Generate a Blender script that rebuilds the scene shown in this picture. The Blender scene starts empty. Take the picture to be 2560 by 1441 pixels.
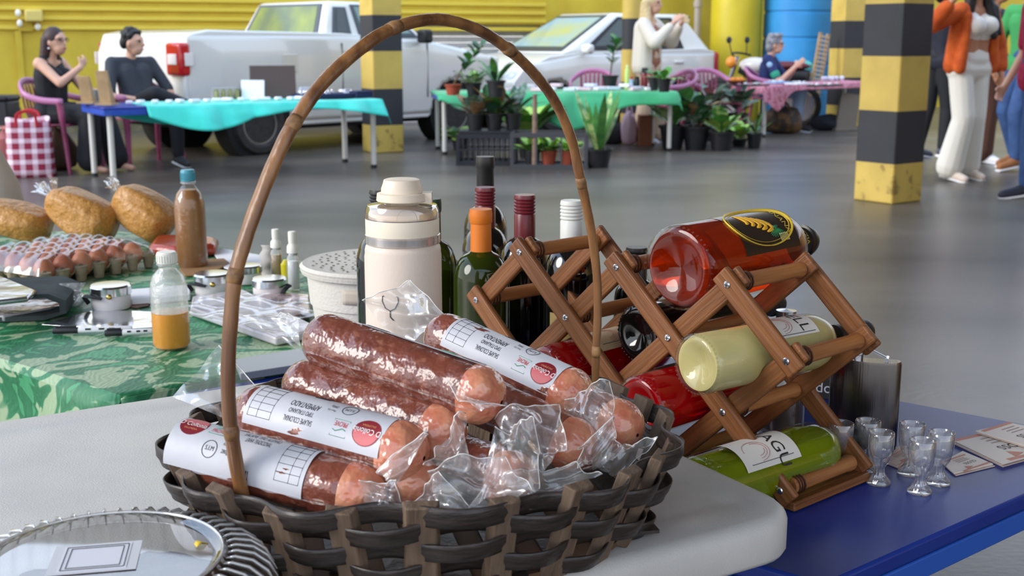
import bpy, bmesh, math, random
from mathutils import Vector, Matrix, Euler
random.seed(7)
PI = math.pi
SC = bpy.context.scene
COL = SC.collection
# ---------------------------------------------------------------- camera, world, sun, exposure
FPX = 3000.0                       # focal length in pixels of the 2560 x 1441 frame
HC = 1.13                          # camera height above the floor
PITCH = math.atan(620.5 / FPX)
CP, SP = math.cos(PITCH), math.sin(PITCH)
cam_d = bpy.data.cameras.new('camera'); cam = bpy.data.objects.new('camera', cam_d); COL.objects.link(cam)
cam.location = (0, 0, HC); cam.rotation_euler = (PI/2 - PITCH, 0, 0)
cam_d.sensor_width = 36; cam_d.lens = FPX / 2560 * 36
cam_d.clip_start = 0.05; cam_d.clip_end = 200
cam_d.dof.use_dof = True; cam_d.dof.focus_distance = 1.3; cam_d.dof.aperture_fstop = 12
SC.camera = cam
w = bpy.data.worlds.new('sky'); SC.world = w; w.use_nodes = True
wn = w.node_tree.nodes; wl = w.node_tree.links; wn.clear()
wo = wn.new('ShaderNodeOutputWorld'); bg = wn.new('ShaderNodeBackground')
tc = wn.new('ShaderNodeTexCoord'); sx = wn.new('ShaderNodeSeparateXYZ'); rp = wn.new('ShaderNodeValToRGB')
rp.color_ramp.elements[0].position = 0.0; rp.color_ramp.elements[0].color = (.95, .95, .95, 1)
rp.color_ramp.elements[1].position = 0.6; rp.color_ramp.elements[1].color = (.55, .72, 1.0, 1)
wl.new(tc.outputs['Generated'], sx.inputs[0]); wl.new(sx.outputs['Z'], rp.inputs[0])
wl.new(rp.outputs[0], bg.inputs[0]); bg.inputs[1].default_value = 1.6; wl.new(bg.outputs[0], wo.inputs[0])
def sun(name, azim, elev, power, angle, colr):
    d = bpy.data.lights.new(name, 'SUN'); o = bpy.data.objects.new(name, d); COL.objects.link(o)
    d.energy = power; d.angle = math.radians(angle); d.color = colr
    a, e = math.radians(azim), math.radians(elev)          # azimuth the light comes from, counted from +x
    v = Vector((math.cos(a)*math.cos(e), math.sin(a)*math.cos(e), math.sin(e)))
    o.rotation_euler = v.to_track_quat('Z', 'Y').to_euler(); o.location = v * 30
    return o
sun('sun', 202, 27, 2.1, 30, (1.0, .95, .88))
SC.view_settings.view_transform = 'Standard'; SC.view_settings.look = 'None'
SC.view_settings.gamma = 1.0; SC.view_settings.exposure = 0.45; SC.view_settings.use_curve_mapping = False
SC.cycles.use_denoising = True
SC.cycles.max_bounces = 14; SC.cycles.transparent_max_bounces = 24; SC.cycles.transmission_bounces = 12
SC.cycles.sample_clamp_indirect = 6

# ---------------------------------------------------------------- pixel helpers (2560 x 1441 frame)
def ray(px, py):
    u, v = (px - 1280) / FPX, (py - 720.5) / FPX
    return Vector((u, CP - v*SP, -SP - v*CP))
def P(px, py, z=0.0):              # the point of the horizontal plane z under a pixel
    r = ray(px, py); return Vector((0, 0, HC)) + r * ((z - HC) / r.z)
def K(px, py, t):                  # the point at depth t (metres along the optical axis)
    return Vector((0, 0, HC)) + ray(px, py) * t
def depth(v): return v.y*CP - (v.z - HC)*SP

# ---------------------------------------------------------------- materials
def lin(c): 
    return tuple((x/255/12.92 if x/255 <= .04045 else ((x/255+.055)/1.055)**2.4) for x in c)
MATS = {}
def pm(name, rgb, rough=.5, metal=0, c2=None, nscale=8, namt=.5, bump=0, bscale=30, coat=0, trans=0, ior=1.45,
       sss=0, stretch=None, spec=None, sheen=0, contrast=(.35, .65), coords='Object', detail=4):
    if name in MATS: return MATS[name]
    m = bpy.data.materials.new(name); m.use_nodes = True; MATS[name] = m
    nt = m.node_tree; n = nt.nodes; l = nt.links; b = n['Principled BSDF']
    c = (*lin(rgb), 1); b.inputs['Base Color'].default_value = c
    b.inputs['Roughness'].default_value = rough; b.inputs['Metallic'].default_value = metal
    b.inputs['Coat Weight'].default_value = coat; b.inputs['Coat Roughness'].default_value = .06
    b.inputs['Transmission Weight'].default_value = trans; b.inputs['IOR'].default_value = ior
    b.inputs['Sheen Weight'].default_value = sheen
    if spec is not None: b.inputs['Specular IOR Level'].default_value = spec
    if sss: b.inputs['Subsurface Weight'].default_value = sss; b.inputs['Subsurface Radius'].default_value = (.01, .004, .002)
    if c2 or bump:
        t = n.new('ShaderNodeTexCoord'); mp = n.new('ShaderNodeMapping'); l.new(t.outputs[coords], mp.inputs[0])
        if stretch: mp.inputs['Scale'].default_value = stretch
    if c2:
        x = n.new('ShaderNodeTexNoise'); x.inputs['Scale'].default_value = nscale; x.inputs['Detail'].default_value = detail
        r = n.new('ShaderNodeValToRGB'); r.color_ramp.elements[0].position = contrast[0]; r.color_ramp.elements[1].position = contrast[1]
        r.color_ramp.elements[0].color = c; r.color_ramp.elements[1].color = (*lin(c2), 1)
        l.new(mp.outputs[0], x.inputs['Vector']); l.new(x.outputs[0], r.inputs[0]); l.new(r.outputs[0], b.inputs['Base Color'])
    if bump:
        x = n.new('ShaderNodeTexNoise'); x.inputs['Scale'].default_value = bscale; x.inputs['Detail'].default_value = 3
        q = n.new('ShaderNodeBump'); q.inputs['Strength'].default_value = bump; q.inputs['Distance'].default_value = .01
        l.new(mp.outputs[0], x.inputs['Vector']); l.new(x.outputs[0], q.inputs['Height']); l.new(q.outputs[0], b.inputs['Normal'])
        if coat: l.new(q.outputs[0], b.inputs['Coat Normal'])
    return m
def film(name, tint=(1, 1, 1), haze=.06, gloss=.16, bump=.6, bscale=40, rough=.08, face=.10):
    """thin clear plastic or glass sheet: see-through, with a mirror layer that grows towards grazing angles"""
    if name in MATS: return MATS[name]
    m = bpy.data.materials.new(name); m.use_nodes = True; MATS[name] = m
    nt = m.node_tree; n = nt.nodes; l = nt.links; n.clear()
    o = n.new('ShaderNodeOutputMaterial'); tr = n.new('ShaderNodeBsdfTransparent'); tr.inputs[0].default_value = (*tint, 1)
    g = n.new('ShaderNodeBsdfGlossy'); g.inputs['Roughness'].default_value = rough
    d = n.new('ShaderNodeBsdfDiffuse'); d.inputs[0].default_value = (.9, .9, .9, 1)
    lw = n.new('ShaderNodeLayerWeight'); lw.inputs[0].default_value = .35
    ma = n.new('ShaderNodeMath'); ma.operation = 'MULTIPLY_ADD'; ma.inputs[1].default_value = .75; ma.inputs[2].default_value = face
    m1 = n.new('ShaderNodeMixShader'); m2 = n.new('ShaderNodeMixShader'); m1.inputs[0].default_value = haze
    l.new(lw.outputs['Facing'], ma.inputs[0])
    mm = n.new('ShaderNodeMath'); mm.operation = 'MULTIPLY'; mm.inputs[1].default_value = gloss / .16 * .6; mm.use_clamp = True
    l.new(ma.outputs[0], mm.inputs[0]); l.new(mm.outputs[0], m2.inputs[0])
    l.new(tr.outputs[0], m1.inputs[1]); l.new(d.outputs[0], m1.inputs[2])
    l.new(m1.outputs[0], m2.inputs[1]); l.new(g.outputs[0], m2.inputs[2]); l.new(m2.outputs[0], o.inputs[0])
    if bump:
        t = n.new('ShaderNodeTexCoord'); x = n.new('ShaderNodeTexNoise'); x.inputs['Scale'].default_value = bscale
        q = n.new('ShaderNodeBump'); q.inputs['Strength'].default_value = bump; q.inputs['Distance'].default_value = .02
        l.new(t.outputs['Object'], x.inputs['Vector']); l.new(x.outputs[0], q.inputs['Height'])
        l.new(q.outputs[0], g.inputs['Normal']); l.new(q.outputs[0], lw.inputs['Normal'])
    return m
def bands(name, axis, stops, rough=.6, bump=0):
    """hard colour bands painted along one local axis: stops = [(start, rgb), ...]"""
    if name in MATS: return MATS[name]
    m = bpy.data.materials.new(name); m.use_nodes = True; MATS[name] = m
    nt = m.node_tree; n = nt.nodes; l = nt.links; b = n['Principled BSDF']; b.inputs['Roughness'].default_value = rough
    t = n.new('ShaderNodeTexCoord'); s = n.new('ShaderNodeSeparateXYZ'); l.new(t.outputs['Object'], s.inputs[0])
    cur = None
    for z, rgb in stops:
        if cur is None:
            k = n.new('ShaderNodeRGB'); k.outputs[0].default_value = (*lin(rgb), 1); cur = k.outputs[0]; continue
        g = n.new('ShaderNodeMath'); g.operation = 'GREATER_THAN'; g.inputs[1].default_value = z
        l.new(s.outputs[axis], g.inputs[0])
        x = n.new('ShaderNodeMix'); x.data_type = 'RGBA'; l.new(g.outputs[0], x.inputs['Factor'])
        l.new(cur, x.inputs['A']); x.inputs['B'].default_value = (*lin(rgb), 1); cur = x.outputs['Result']
    nz = n.new('ShaderNodeTexNoise'); nz.inputs['Scale'].default_value = 5; nz.inputs['Detail'].default_value = 6
    rr = n.new('ShaderNodeMapRange'); rr.inputs['From Min'].default_value = .3; rr.inputs['From Max'].default_value = .75
    rr.inputs['To Min'].default_value = 1.05; rr.inputs['To Max'].default_value = .82
    l.new(t.outputs['Object'], nz.inputs['Vector']); l.new(nz.outputs[0], rr.inputs[0])
    mu = n.new('ShaderNodeVectorMath'); mu.operation = 'SCALE'; l.new(cur, mu.inputs[0]); l.new(rr.outputs[0], mu.inputs['Scale'])
    st = n.new('ShaderNodeTexNoise'); st.inputs['Scale'].default_value = 9; st.inputs['Detail'].default_value = 5; l.new(t.outputs['Object'], st.inputs['Vector'])
    sr = n.new('ShaderNodeMapRange'); sr.inputs['From Min'].default_value = .56; sr.inputs['From Max'].default_value = .66; l.new(st.outputs[0], sr.inputs[0])
    lo = n.new('ShaderNodeMath'); lo.operation = 'LESS_THAN'; lo.inputs[1].default_value = .27; l.new(s.outputs['Z'], lo.inputs[0])
    sm = n.new('ShaderNodeMath'); sm.operation = 'MULTIPLY'; l.new(sr.outputs[0], sm.inputs[0]); l.new(lo.outputs[0], sm.inputs[1])
    sf = n.new('ShaderNodeMath'); sf.operation = 'MULTIPLY'; sf.inputs[1].default_value = .6; l.new(sm.outputs[0], sf.inputs[0])
    mx = n.new('ShaderNodeMix'); mx.data_type = 'RGBA'; l.new(sf.outputs[0], mx.inputs['Factor']); l.new(mu.outputs[0], mx.inputs['A']); mx.inputs['B'].default_value = (*lin((92, 66, 36)), 1)
    l.new(mx.outputs['Result'], b.inputs['Base Color'])
    return m

# ---------------------------------------------------------------- mesh building
I4 = Matrix.Identity(4)
def TR(x=0, y=0, z=0, rx=0, ry=0, rz=0, s=1):
    M = Matrix.Translation((x, y, z)) @ Euler((rx, ry, rz)).to_matrix().to_4x4()
    return M @ Matrix.Diagonal((s, s, s, 1)) if not isinstance(s, tuple) else M @ Matrix.Diagonal((*s, 1))
def frame(p, zdir, up=Vector((0, 0, 1))):
    """matrix with origin p and local z along zdir, local x horizontal"""
    z = Vector(zdir).normalized(); x = Vector(up).cross(z)
    if x.length < 1e-5: x = Vector((1, 0, 0))
    x.normalize(); y = z.cross(x)
    M = Matrix((x, y, z)).transposed().to_4x4(); M.translation = p
    return M
class MB:
    def __init__(s): s.v = []; s.f = []
    def add(s, vs, fs, M=None):
        k = len(s.v)
        s.v += [tuple(M @ Vector(v)) for v in vs] if M else [tuple(v) for v in vs]
        s.f += [tuple(i + k for i in f) for f in fs]; return s
    def box(s, c, d, M=None, rz=0):
        x, y, z = d[0]/2, d[1]/2, d[2]/2
        vs = [(i*x, j*y, k*z) for i in (-1, 1) for j in (-1, 1) for k in (-1, 1)]
        T = TR(*c, rz=rz); T = M @ T if M else T
        return s.add(vs, [(0,1,3,2),(4,6,7,5),(0,4,5,1),(2,3,7,6),(0,2,6,4),(1,5,7,3)], T)
    def prism(s, poly, z0, z1, M=None):
        n = len(poly); vs = [(x, y, z0) for x, y in poly] + [(x, y, z1) for x, y in poly]
        fs = [tuple(range(n))[::-1], tuple(range(n, 2*n))] + [(i, (i+1) % n, n+(i+1) % n, n+i) for i in range(n)]
        return s.add(vs, fs, M)
    def grid(s, nu, nv, fn, cu=False, M=None):
        vs = [fn(i/(nu if cu else nu-1), j/(nv-1)) for j in range(nv) for i in range(nu)]
        fs = [(j*nu+i, j*nu+(i+1) % nu, (j+1)*nu+(i+1) % nu, (j+1)*nu+i) for j in range(nv-1) for i in range(nu if cu else nu-1)]
        return s.add(vs, fs, M)
    def lathe(s, prof, n=24, M=None, ang=2*PI):
        k = len(prof); vs = []; fs = []
        for r, z in prof:
            for i in range(n): vs.append((r*math.cos(2*PI*i/n), r*math.sin(2*PI*i/n), z))
        for j in range(k-1):
            for i in range(n): fs.append((j*n+i, j*n+(i+1) % n, (j+1)*n+(i+1) % n, (j+1)*n+i))
        if prof[0][0] > 1e-4: fs.append(tuple(range(n))[::-1])
        if prof[-1][0] > 1e-4: fs.append(tuple(range((k-1)*n, k*n)))
        return s.add(vs, fs, M)
    def cyl(s, a, b, r0, r1=None, n=12):
        a, b = Vector(a), Vector(b)
        return s.lathe([(r0, 0), (r0 if r1 is None else r1, (b-a).length)], n, frame(a, b-a))
    def cap(s, a, b, r0, r1=None, n=10):
        """tapered limb with round ends"""
        a, b = Vector(a), Vector(b); r1 = r0 if r1 is None else r1; L = max((b-a).length, 1e-4)
        pr = [(r0*math.cos(t), r0*math.sin(t)) for t in (-PI/2, -PI/3, -PI/6, 0)] + [(r1*math.cos(t), L + r1*math.sin(t)) for t in (0, PI/6, PI/3, PI/2)]
        pr[0] = (0, pr[0][1]); pr[-1] = (0, pr[-1][1])
        return s.lathe(pr, n, frame(a, b-a))
    def ell(s, c, r, n=14, m=9, M=None):
        pr = [(math.cos(t), math.sin(t)) for t in [(-.5 + j/(m-1))*PI for j in range(m)]]
        pr[0] = (0, -1); pr[-1] = (0, 1)
        T = Matrix.Translation(c) @ Matrix.Diagonal((*r, 1)); return s.lathe(pr, n, M @ T if M else T)
    def tube(s, pts, rad, n=8, flat=1.0, up=None, caps=True, closed=False):
        pts = [Vector(p) for p in pts]; k = len(pts); rad = rad if isinstance(rad, (list, tuple)) else [rad]*k
        nrm = None; vs = []
        for i, p in enumerate(pts):
            a, b = (pts[(i-1) % k], pts[(i+1) % k]) if closed else (pts[max(i-1, 0)], pts[min(i+1, k-1)])
            t = (b-a).normalized()
            if nrm is None:
                u = Vector(up) if up else (Vector((0, 0, 1)) if abs(t.z) < .9 else Vector((1, 0, 0))); nrm = (u - t*u.dot(t)).normalized()
            else:
                nrm = ((Vector(up) if up else nrm)); nrm = (nrm - t*nrm.dot(t)).normalized()
            bn = t.cross(nrm)
            for j in range(n):
                a_ = 2*PI*j/n; vs.append(p + nrm*math.cos(a_)*rad[i] + bn*math.sin(a_)*rad[i]*flat)
        m = k if closed else k-1
        fs = [(i*n+j, i*n+(j+1) % n, ((i+1) % k)*n+(j+1) % n, ((i+1) % k)*n+j) for i in range(m) for j in range(n)]
        if caps and not closed: fs += [tuple(range(n))[::-1], tuple(range((k-1)*n, k*n))]
        return s.add(vs, fs)
def mesh(name, mb, mat, smooth=35):
    me = bpy.data.meshes.new(name); me.from_pydata(mb.v, [], mb.f)
    bm = bmesh.new(); bm.from_mesh(me); bmesh.ops.recalc_face_normals(bm, faces=bm.faces); bm.to_mesh(me); bm.free()
    if smooth:
        me.shade_smooth()
        if smooth < 180: me.set_sharp_from_angle(angle=math.radians(smooth))
    me.materials.append(mat); return me
def obj(name, mb, mat, parent=None, smooth=35, M=None, bevel=0, seg=2, solid=0, sub=0, remesh=0, world=False, label=None, kind=None):
    me = mb if isinstance(mb, bpy.types.Mesh) else mesh(name, mb, mat, smooth)
    o = bpy.data.objects.new(name, me); COL.objects.link(o)
    if parent is not None:
        o.parent = parent
        if world: o.matrix_parent_inverse = (Matrix.Translation(parent.location) @ parent.rotation_euler.to_matrix().to_4x4()).inverted()
    if M is not None: o.matrix_local = M
    if remesh:
        q = o.modifiers.new('r', 'REMESH'); q.mode = 'VOXEL'; q.voxel_size = remesh; q.use_smooth_shade = True
        q = o.modifiers.new('s', 'SMOOTH'); q.factor = .5; q.iterations = 4
    if solid: q = o.modifiers.new('t', 'SOLIDIFY'); q.thickness = solid; q.offset = 0
    if bevel: q = o.modifiers.new('b', 'BEVEL'); q.width = bevel; q.segments = seg; q.limit_method = 'ANGLE'; q.angle_limit = math.radians(40)
    if sub: q = o.modifiers.new('u', 'SUBSURF'); q.levels = sub; q.render_levels = sub
    if label: o['label'] = label
    if kind: o['kind'] = kind
    return o
def tag(o, label, cat, group=None):
    o['label'] = label; o['category'] = cat
    if group: o['group'] = group
    return o
def thing(name, label, cat, loc=(0, 0, 0), rz=0, group=None):
    o = bpy.data.objects.new(name, None); COL.objects.link(o); o.location = loc; o.rotation_euler = (0, 0, rz); o.empty_display_size = .05
    return tag(o, label, cat, group)
def struct(name, mb, mat, smooth=35, label=None, **k):
    o = obj(name, mb, mat, None, smooth, **k); o['kind'] = 'structure'
    if label: o['label'] = label
    return o
def dup(root, loc, rz, label, group=None):
    r = root.copy(); COL.objects.link(r); r.location = loc; r.rotation_euler = (0, 0, rz); r['label'] = label
    if group: r['group'] = group
    for ch in list(root.children):
        c = ch.copy(); COL.objects.link(c); c.parent = r; c.matrix_parent_inverse = ch.matrix_parent_inverse
        for g in list(ch.children):
            d = g.copy(); COL.objects.link(d); d.parent = c; d.matrix_parent_inverse = g.matrix_parent_inverse
    return r
def bez(pts, n):
    """smooth curve through points (Catmull-Rom)"""
    pts = [Vector(p) for p in pts]; q = [pts[0]*2-pts[1]] + pts + [pts[-1]*2-pts[-2]]; out = []
    for i in range(1, len(q)-2):
        for k in range(n):
            t = k/n; a, b, c, d = q[i-1], q[i], q[i+1], q[i+2]
            out.append(.5*((2*b) + (c-a)*t + (2*a-5*b+4*c-d)*t*t + (3*b-a-3*c+d)*t**3))
    return out + [pts[-1]]
TXT = {}
def text(body, size=1.0, align='CENTER'):
    """flat lettering mesh, centred on the origin: (verts2d, faces)"""
    if body not in TXT:
        cu = bpy.data.curves.new('lettering', 'FONT'); cu.body = body; cu.resolution_u = 3
        o = bpy.data.objects.new('lettering', cu); me = o.to_mesh()
        vs = [(v.co.x, v.co.y) for v in me.vertices]; fs = [tuple(p.vertices) for p in me.polygons]
        o.to_mesh_clear(); bpy.data.objects.remove(o); bpy.data.curves.remove(cu)
        x0, x1 = min(v[0] for v in vs), max(v[0] for v in vs); y0, y1 = min(v[1] for v in vs), max(v[1] for v in vs)
        TXT[body] = ([(x-(x0+x1)/2, y-(y0+y1)/2) for x, y in vs], fs, x1-x0, y1-y0)
    vs, fs, w_, h_ = TXT[body]
    return [(x*size, y*size) for x, y in vs], fs, w_*size, h_*size
def lettering(mb, body, height, fn, width=None, rot=0):
    """put lettering of a given cap height through fn(x, y) -> 3-D point"""
    vs, fs, w_, h_ = text(body); k = height / h_; kx = k if width is None else width / w_
    ca, sa = math.cos(rot), math.sin(rot)
    mb.add([fn(x*kx*ca - y*k*sa, x*kx*sa + y*k*ca) for x, y in vs], fs)
# ================================================================ the setting
fl = MB(); fl.box((0, 8, -.1), (60, 60, .2))
mfloor = pm('concrete', (102, 95, 88), .33, c2=(66, 60, 55), nscale=.9, contrast=(.34, .66), bump=.12, bscale=60, detail=10, stretch=(.5, 1, 1))
struct('floor', fl, mfloor, label='smooth grey concrete floor of the covered yard')
def thr(px, py, Y):                                       # point of a ray at forward distance Y
    r = ray(px, py); return Vector((0, 0, HC)) + r * (Y / r.y)
# back wall: passes (-4.6, 15.2), turned a little away to the right
WN = Vector((1, .45, 0)).normalized(); WA = math.atan2(.45, 1); WO = Vector((-4.6, 15.45, 0))
WM = Matrix.Translation(WO) @ Matrix.Rotation(WA, 4, 'Z')  # local x along the wall, local -y faces the yard
WMI = WM.inverted()
def wallp(px, py):                                        # wall-local point under a pixel
    a = WMI @ Vector((0, 0, HC)); b = (WMI.to_3x3() @ ray(px, py)); t = -a.y / b.y; return a + b*t
myel = pm('yellow_paint', (214, 188, 58), .6, c2=(198, 172, 50), nscale=2.5, bump=.08, bscale=20)
xs0, xs1 = wallp(966, 100).x, wallp(1352, 100).x          # shutter bay
xr = wallp(1362, 40).x                                    # ribs stop here
wall = MB()
wall.box(((-12 + xs0)/2, .15, 1.75), (xs0 + 12, .3, 3.5)); wall.box(((xs1 + 16)/2, .15, 1.75), (16 - xs1, .3, 3.5))
wall.box(((xs0 + xs1)/2, .15, 2.42), (xs1 - xs0, .3, 2.16))
wo_ = struct('wall_back', wall, myel, label='bright yellow painted wall behind the parked cars'); wo_.matrix_world = WM
rib = MB(); prof = [(0, 0), (-.05, .012), (-.05, .055), (0, .067)]
rib.add([(x, y, z) for x in (-12, xr) for y, z in prof], [(0,1,5,4), (1,2,6,5), (2,3,7,6), (0,3,2,1), (4,5,6,7)])
rm = mesh('rib', rib, pm('yellow_sheet', (222, 196, 70), .45))
for z in (1.245, 1.36, 1.475, 1.59, 1.75, 1.95): obj('rib', rm, None, wo_, M=TR(0, 0, z))
for xx in (wallp(50, 150).x, wallp(50, 150).x - 2.4):
    b = MB(); b.box((xx, -.025, .62), (.07, .05, 1.24)); obj('post', b, myel, wo_)
sl = MB(); sl.box((0, 0, 0), (xs1 - xs0, .02, .078)); slm = mesh('slat', sl, pm('shutter_white', (198, 196, 192), .5, c2=(176, 174, 172), nscale=3))
sh = bpy.data.objects.new('door_1', None); COL.objects.link(sh); sh.matrix_world = WM @ TR((xs0 + xs1)/2, .1, 0)
sh['kind'] = 'structure'; sh['label'] = 'pale grey roller shutter in the yellow wall'
for k in range(16): obj('slat', slm, None, sh, M=TR(0, (k % 2)*.004, .045 + k*.084, rx=-.12), bevel=.006)
kb = MB(); kb.box((-1.9, -.02, .16), (10, .05, .32)); obj('kerb', kb, pm('kerb_dirty', (120, 112, 88), .8, c2=(92, 88, 60)), wo_)
ce = MB(); ce.box((5.6, 2.6, 3.75), (16, 9.6, .2)); struct('ceiling', ce, pm('soffit', (170, 160, 140), .8, c2=(150, 142, 124), nscale=1), label='roof slab over the market yard')
rw = MB(); rw.box((13.4, 6.5, 1.83), (.3, 27, 3.64)); struct('bounce_wall_right', rw, pm('wall_tan', (196, 160, 110), .8, c2=(180, 146, 98), nscale=1.5), label='unseen tan wall added at the right for warm bounce light')  # unseen wall, added so right-hand faces pick up a warm bounce
# floodlight bracket on the wall
q = wallp(72, 46); lt = thing('floodlight', 'yellow painted floodlight box with two white bulbs on the yellow wall', 'lamp', WM @ Vector((q.x, 0, q.z)), WA)
b = MB(); b.box((.05, -.11, .03), (.2, .18, .14)); obj('housing', b, pm('lamp_yellow', (216, 196, 110), .5), lt, bevel=.02)
b = MB(); b.box((-.05, -.03, -.1), (.16, .05, .1)); obj('bracket', b, myel, lt)
for dx, dz in ((-.12, .06), (-.11, -.06), (.09, -.1)):
    b = MB(); b.ell((dx, -.1, dz), (.035, .035, .045)); obj('bulb', b, pm('bulb_white', (240, 238, 228), .3), lt)
# striped pillars
YP, BP = (208, 178, 88), (50, 50, 55)
mpil = bands('pillar_paint', 'Z', [(0, YP), (.28, BP), (.645, YP), (1.02, BP), (1.375, YP), (1.74, BP), (2.1, YP)], .62)
def pillar(corner, yaw, side, label):
    d = Vector((math.cos(yaw), math.sin(yaw), 0)); e = Vector((-d.y, d.x, 0))
    c = corner + d*side/2 + e*side/2
    b = MB(); b.box((0, 0, 2), (side, side, 4)); o = obj('pillar', b, mpil, bevel=.012); o.location = c; o.rotation_euler = (0, 0, yaw)
    tag(o, label, 'pillar', 'striped concrete pillars'); return o
pillar(P(2230, 512), math.radians(90-56+2), .335, 'thick yellow and black striped pillar nearest the camera, with scuffed base')
pillar(P(938, 384), math.radians(90-24-6-30), .325, 'yellow and black striped pillar in front of the white pickup')
pillar(P(2098, 318), math.radians(90-33-39), .34, 'farthest yellow and black striped pillar, behind the pink table')
b = MB(); b.lathe([(.105, 0), (.105, 4)], 20); o = obj('round_post', b, mpil); o.location = P(1572, 342)
tag(o, 'slim round yellow and black post beside the woman taking a photo', 'post')
b = MB(); b.box((0, 0, 2), (.3, .3, 4)); o = obj('steel_post', b, pm('amber_paint', (222, 160, 16), .55), bevel=.01); o.location = (thr(2152, 316, 16.6).x, 16.6, 0)
tag(o, 'plain orange yellow post between two striped pillars', 'post')
# water tank, yellow drum, pipe
mblue = pm('tank_blue', (44, 132, 196), .38, c2=(56, 146, 208), nscale=2)
tk = thing('water_tank', 'tall blue ribbed plastic water tank', 'tank', (4.16, 17.6, 0))
prof = [(.54, 0)]
for k in range(9): z = .1 + k*.36; prof += [(.55, z), (.55, z + .31), (.535, z + .32), (.535, z + .35)]
b = MB(); b.lathe(prof + [(.5, 3.4), (0, 3.5)], 40); obj('shell', b, mblue, tk)
b = MB(); b.lathe([(.58, 0), (.58, .05)], 40); obj('base', b, pm('tank_base', (90, 96, 104), .7), tk)
tk = thing('yellow_drum', 'tall plain yellow cylinder left of the blue tank', 'tank', (3.21, 17.6, 0))
b = MB(); b.lathe([(.36, 0), (.36, 3.2), (.3, 3.3), (0, 3.32)], 40); obj('shell', b, pm('drum_yellow', (186, 168, 30), .5, c2=(200, 180, 40), nscale=3), tk)
for z in (.6, 1.9): b = MB(); b.lathe([(.36, z), (.372, z+.02), (.36, z+.04)], 40); obj('hoop', b, MATS['drum_yellow'], tk)
b = MB(); b.cyl((2.70, 17.9, 0), (2.70, 17.9, 3.4), .05, n=16); b.lathe([(.065, 1.6), (.065, 1.68)], 16, TR(2.70, 17.9)); tag(obj('drain_pipe', b, pm('pipe_grey', (170, 160, 150), .5)), 'grey vertical drain pipe against the yellow wall', 'pipe')

# ================================================================ vehicles
mpaint = pm('car_white', (226, 226, 222), .22, coat=.6)
mglass = pm('car_glass', (62, 74, 70), .08, spec=.7)
mglass2 = pm('windscreen', (126, 150, 160), .06, spec=.8)
mblack = pm('black_plastic', (30, 31, 34), .5)
mtyre = pm('tyre', (44, 42, 42), .8, c2=(58, 54, 52), nscale=20)
mrim = pm('steel_rim', (190, 180, 164), .5, metal=.2)
def arc(cx, cz, r, a0, a1, n=9): return [(cx + r*math.cos(a0 + (a1-a0)*k/n), cz + r*math.sin(a0 + (a1-a0)*k/n)) for k in range(n+1)]
def side_prism(mb, poly, y0, y1):                         # polygon in x-z extruded along y
    n = len(poly); mb.add([(x, y0, z) for x, z in poly] + [(x, y1, z) for x, z in poly],
        [tuple(range(n)), tuple(range(n, 2*n))[::-1]] + [(i, (i+1) % n, n+(i+1) % n, n+i) for i in range(n)])
def quad_panel(c, u0, u1, v0, v1, off, th=.012):
    c = [Vector(x) for x in c]; nrm = (c[1]-c[0]).cross(c[3]-c[0]).normalized()
    f = lambda u, v: (c[0]*(1-u) + c[1]*u)*(1-v) + (c[3]*(1-u) + c[2]*u)*v
    p = [f(u0, v0), f(u1, v0), f(u1, v1), f(u0, v1)]
    b = MB(); b.add([x + nrm*off for x in p] + [x + nrm*(off-th) for x in p], [(0,1,2,3), (7,6,5,4), (0,4,5,1), (1,5,6,2), (2,6,7,3), (3,7,4,0)]); return b
def wheel(parent, x, y, r, s):
    """s = -1 right side, +1 left side"""
    T = TR(x, y, r, rx=PI/2*(-s))                           # local z towards the outside
    b = MB(); b.lathe([(r*.62, .07), (r*.75, .1), (r*.93, .095), (r, .06), (r, -.08), (r*.6, -.1)], 36, T); t = obj('tyre', b, mtyre, parent)
    b = MB(); b.lathe([(0, .05), (r*.12, .055), (r*.15, .04), (r*.3, .035), (r*.46, .055), (r*.55, .05), (r*.6, .02), (r*.63, .08), (r*.66, .075), (r*.62, -.08), (0, -.08)], 36, T)
    rim = obj('rim', b, mrim, parent)
    for k in range(10):
        a = 2*PI*k/10; b = MB(); b.lathe([(.016, 0), (.016, .004)], 10, T @ TR(r*.47*math.cos(a), r*.47*math.sin(a), .0535)); obj('vent_hole', b, mblack, rim)
    return t
def greenhouse(root, b0, b1, r0, r1, wb, wr, zb, zr, paint):
    """lofted cabin: base x b0..b1 half width wb at zb, roof x r0..r1 half width wr at zr"""
    c = {}
    for n_, (x, z, wd) in {'br': (b0, zb, wb), 'bf': (b1, zb, wb), 'rr': (r0, zr, wr), 'rf': (r1, zr, wr)}.items():
        c[n_+'R'] = Vector((x, -wd, z)); c[n_+'L'] = Vector((x, wd, z))
    keys = ['brR', 'bfR', 'bfL', 'brL', 'rrR', 'rfR', 'rfL', 'rrL']
    m = MB(); m.add([c[k] for k in keys], [(0,1,5,4), (1,2,6,5), (2,3,7,6), (3,0,4,7), (4,5,6,7), (3,2,1,0)])
    obj('cabin', m, paint, root, bevel=.06, seg=3); return c
def ring_box(c, u0, u1, v0, v1, root, name, frame_mat, glass_mat, off=.012):
    o = obj(name, quad_panel(c, u0, u1, v0, v1, off, .02), frame_mat, root, bevel=.03)
    du, dv = .045, .10
    obj('pane', quad_panel(c, u0+du, u1-du, v0+dv, v1-dv*.7, off+.004, .008), glass_mat, o); return o
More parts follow.
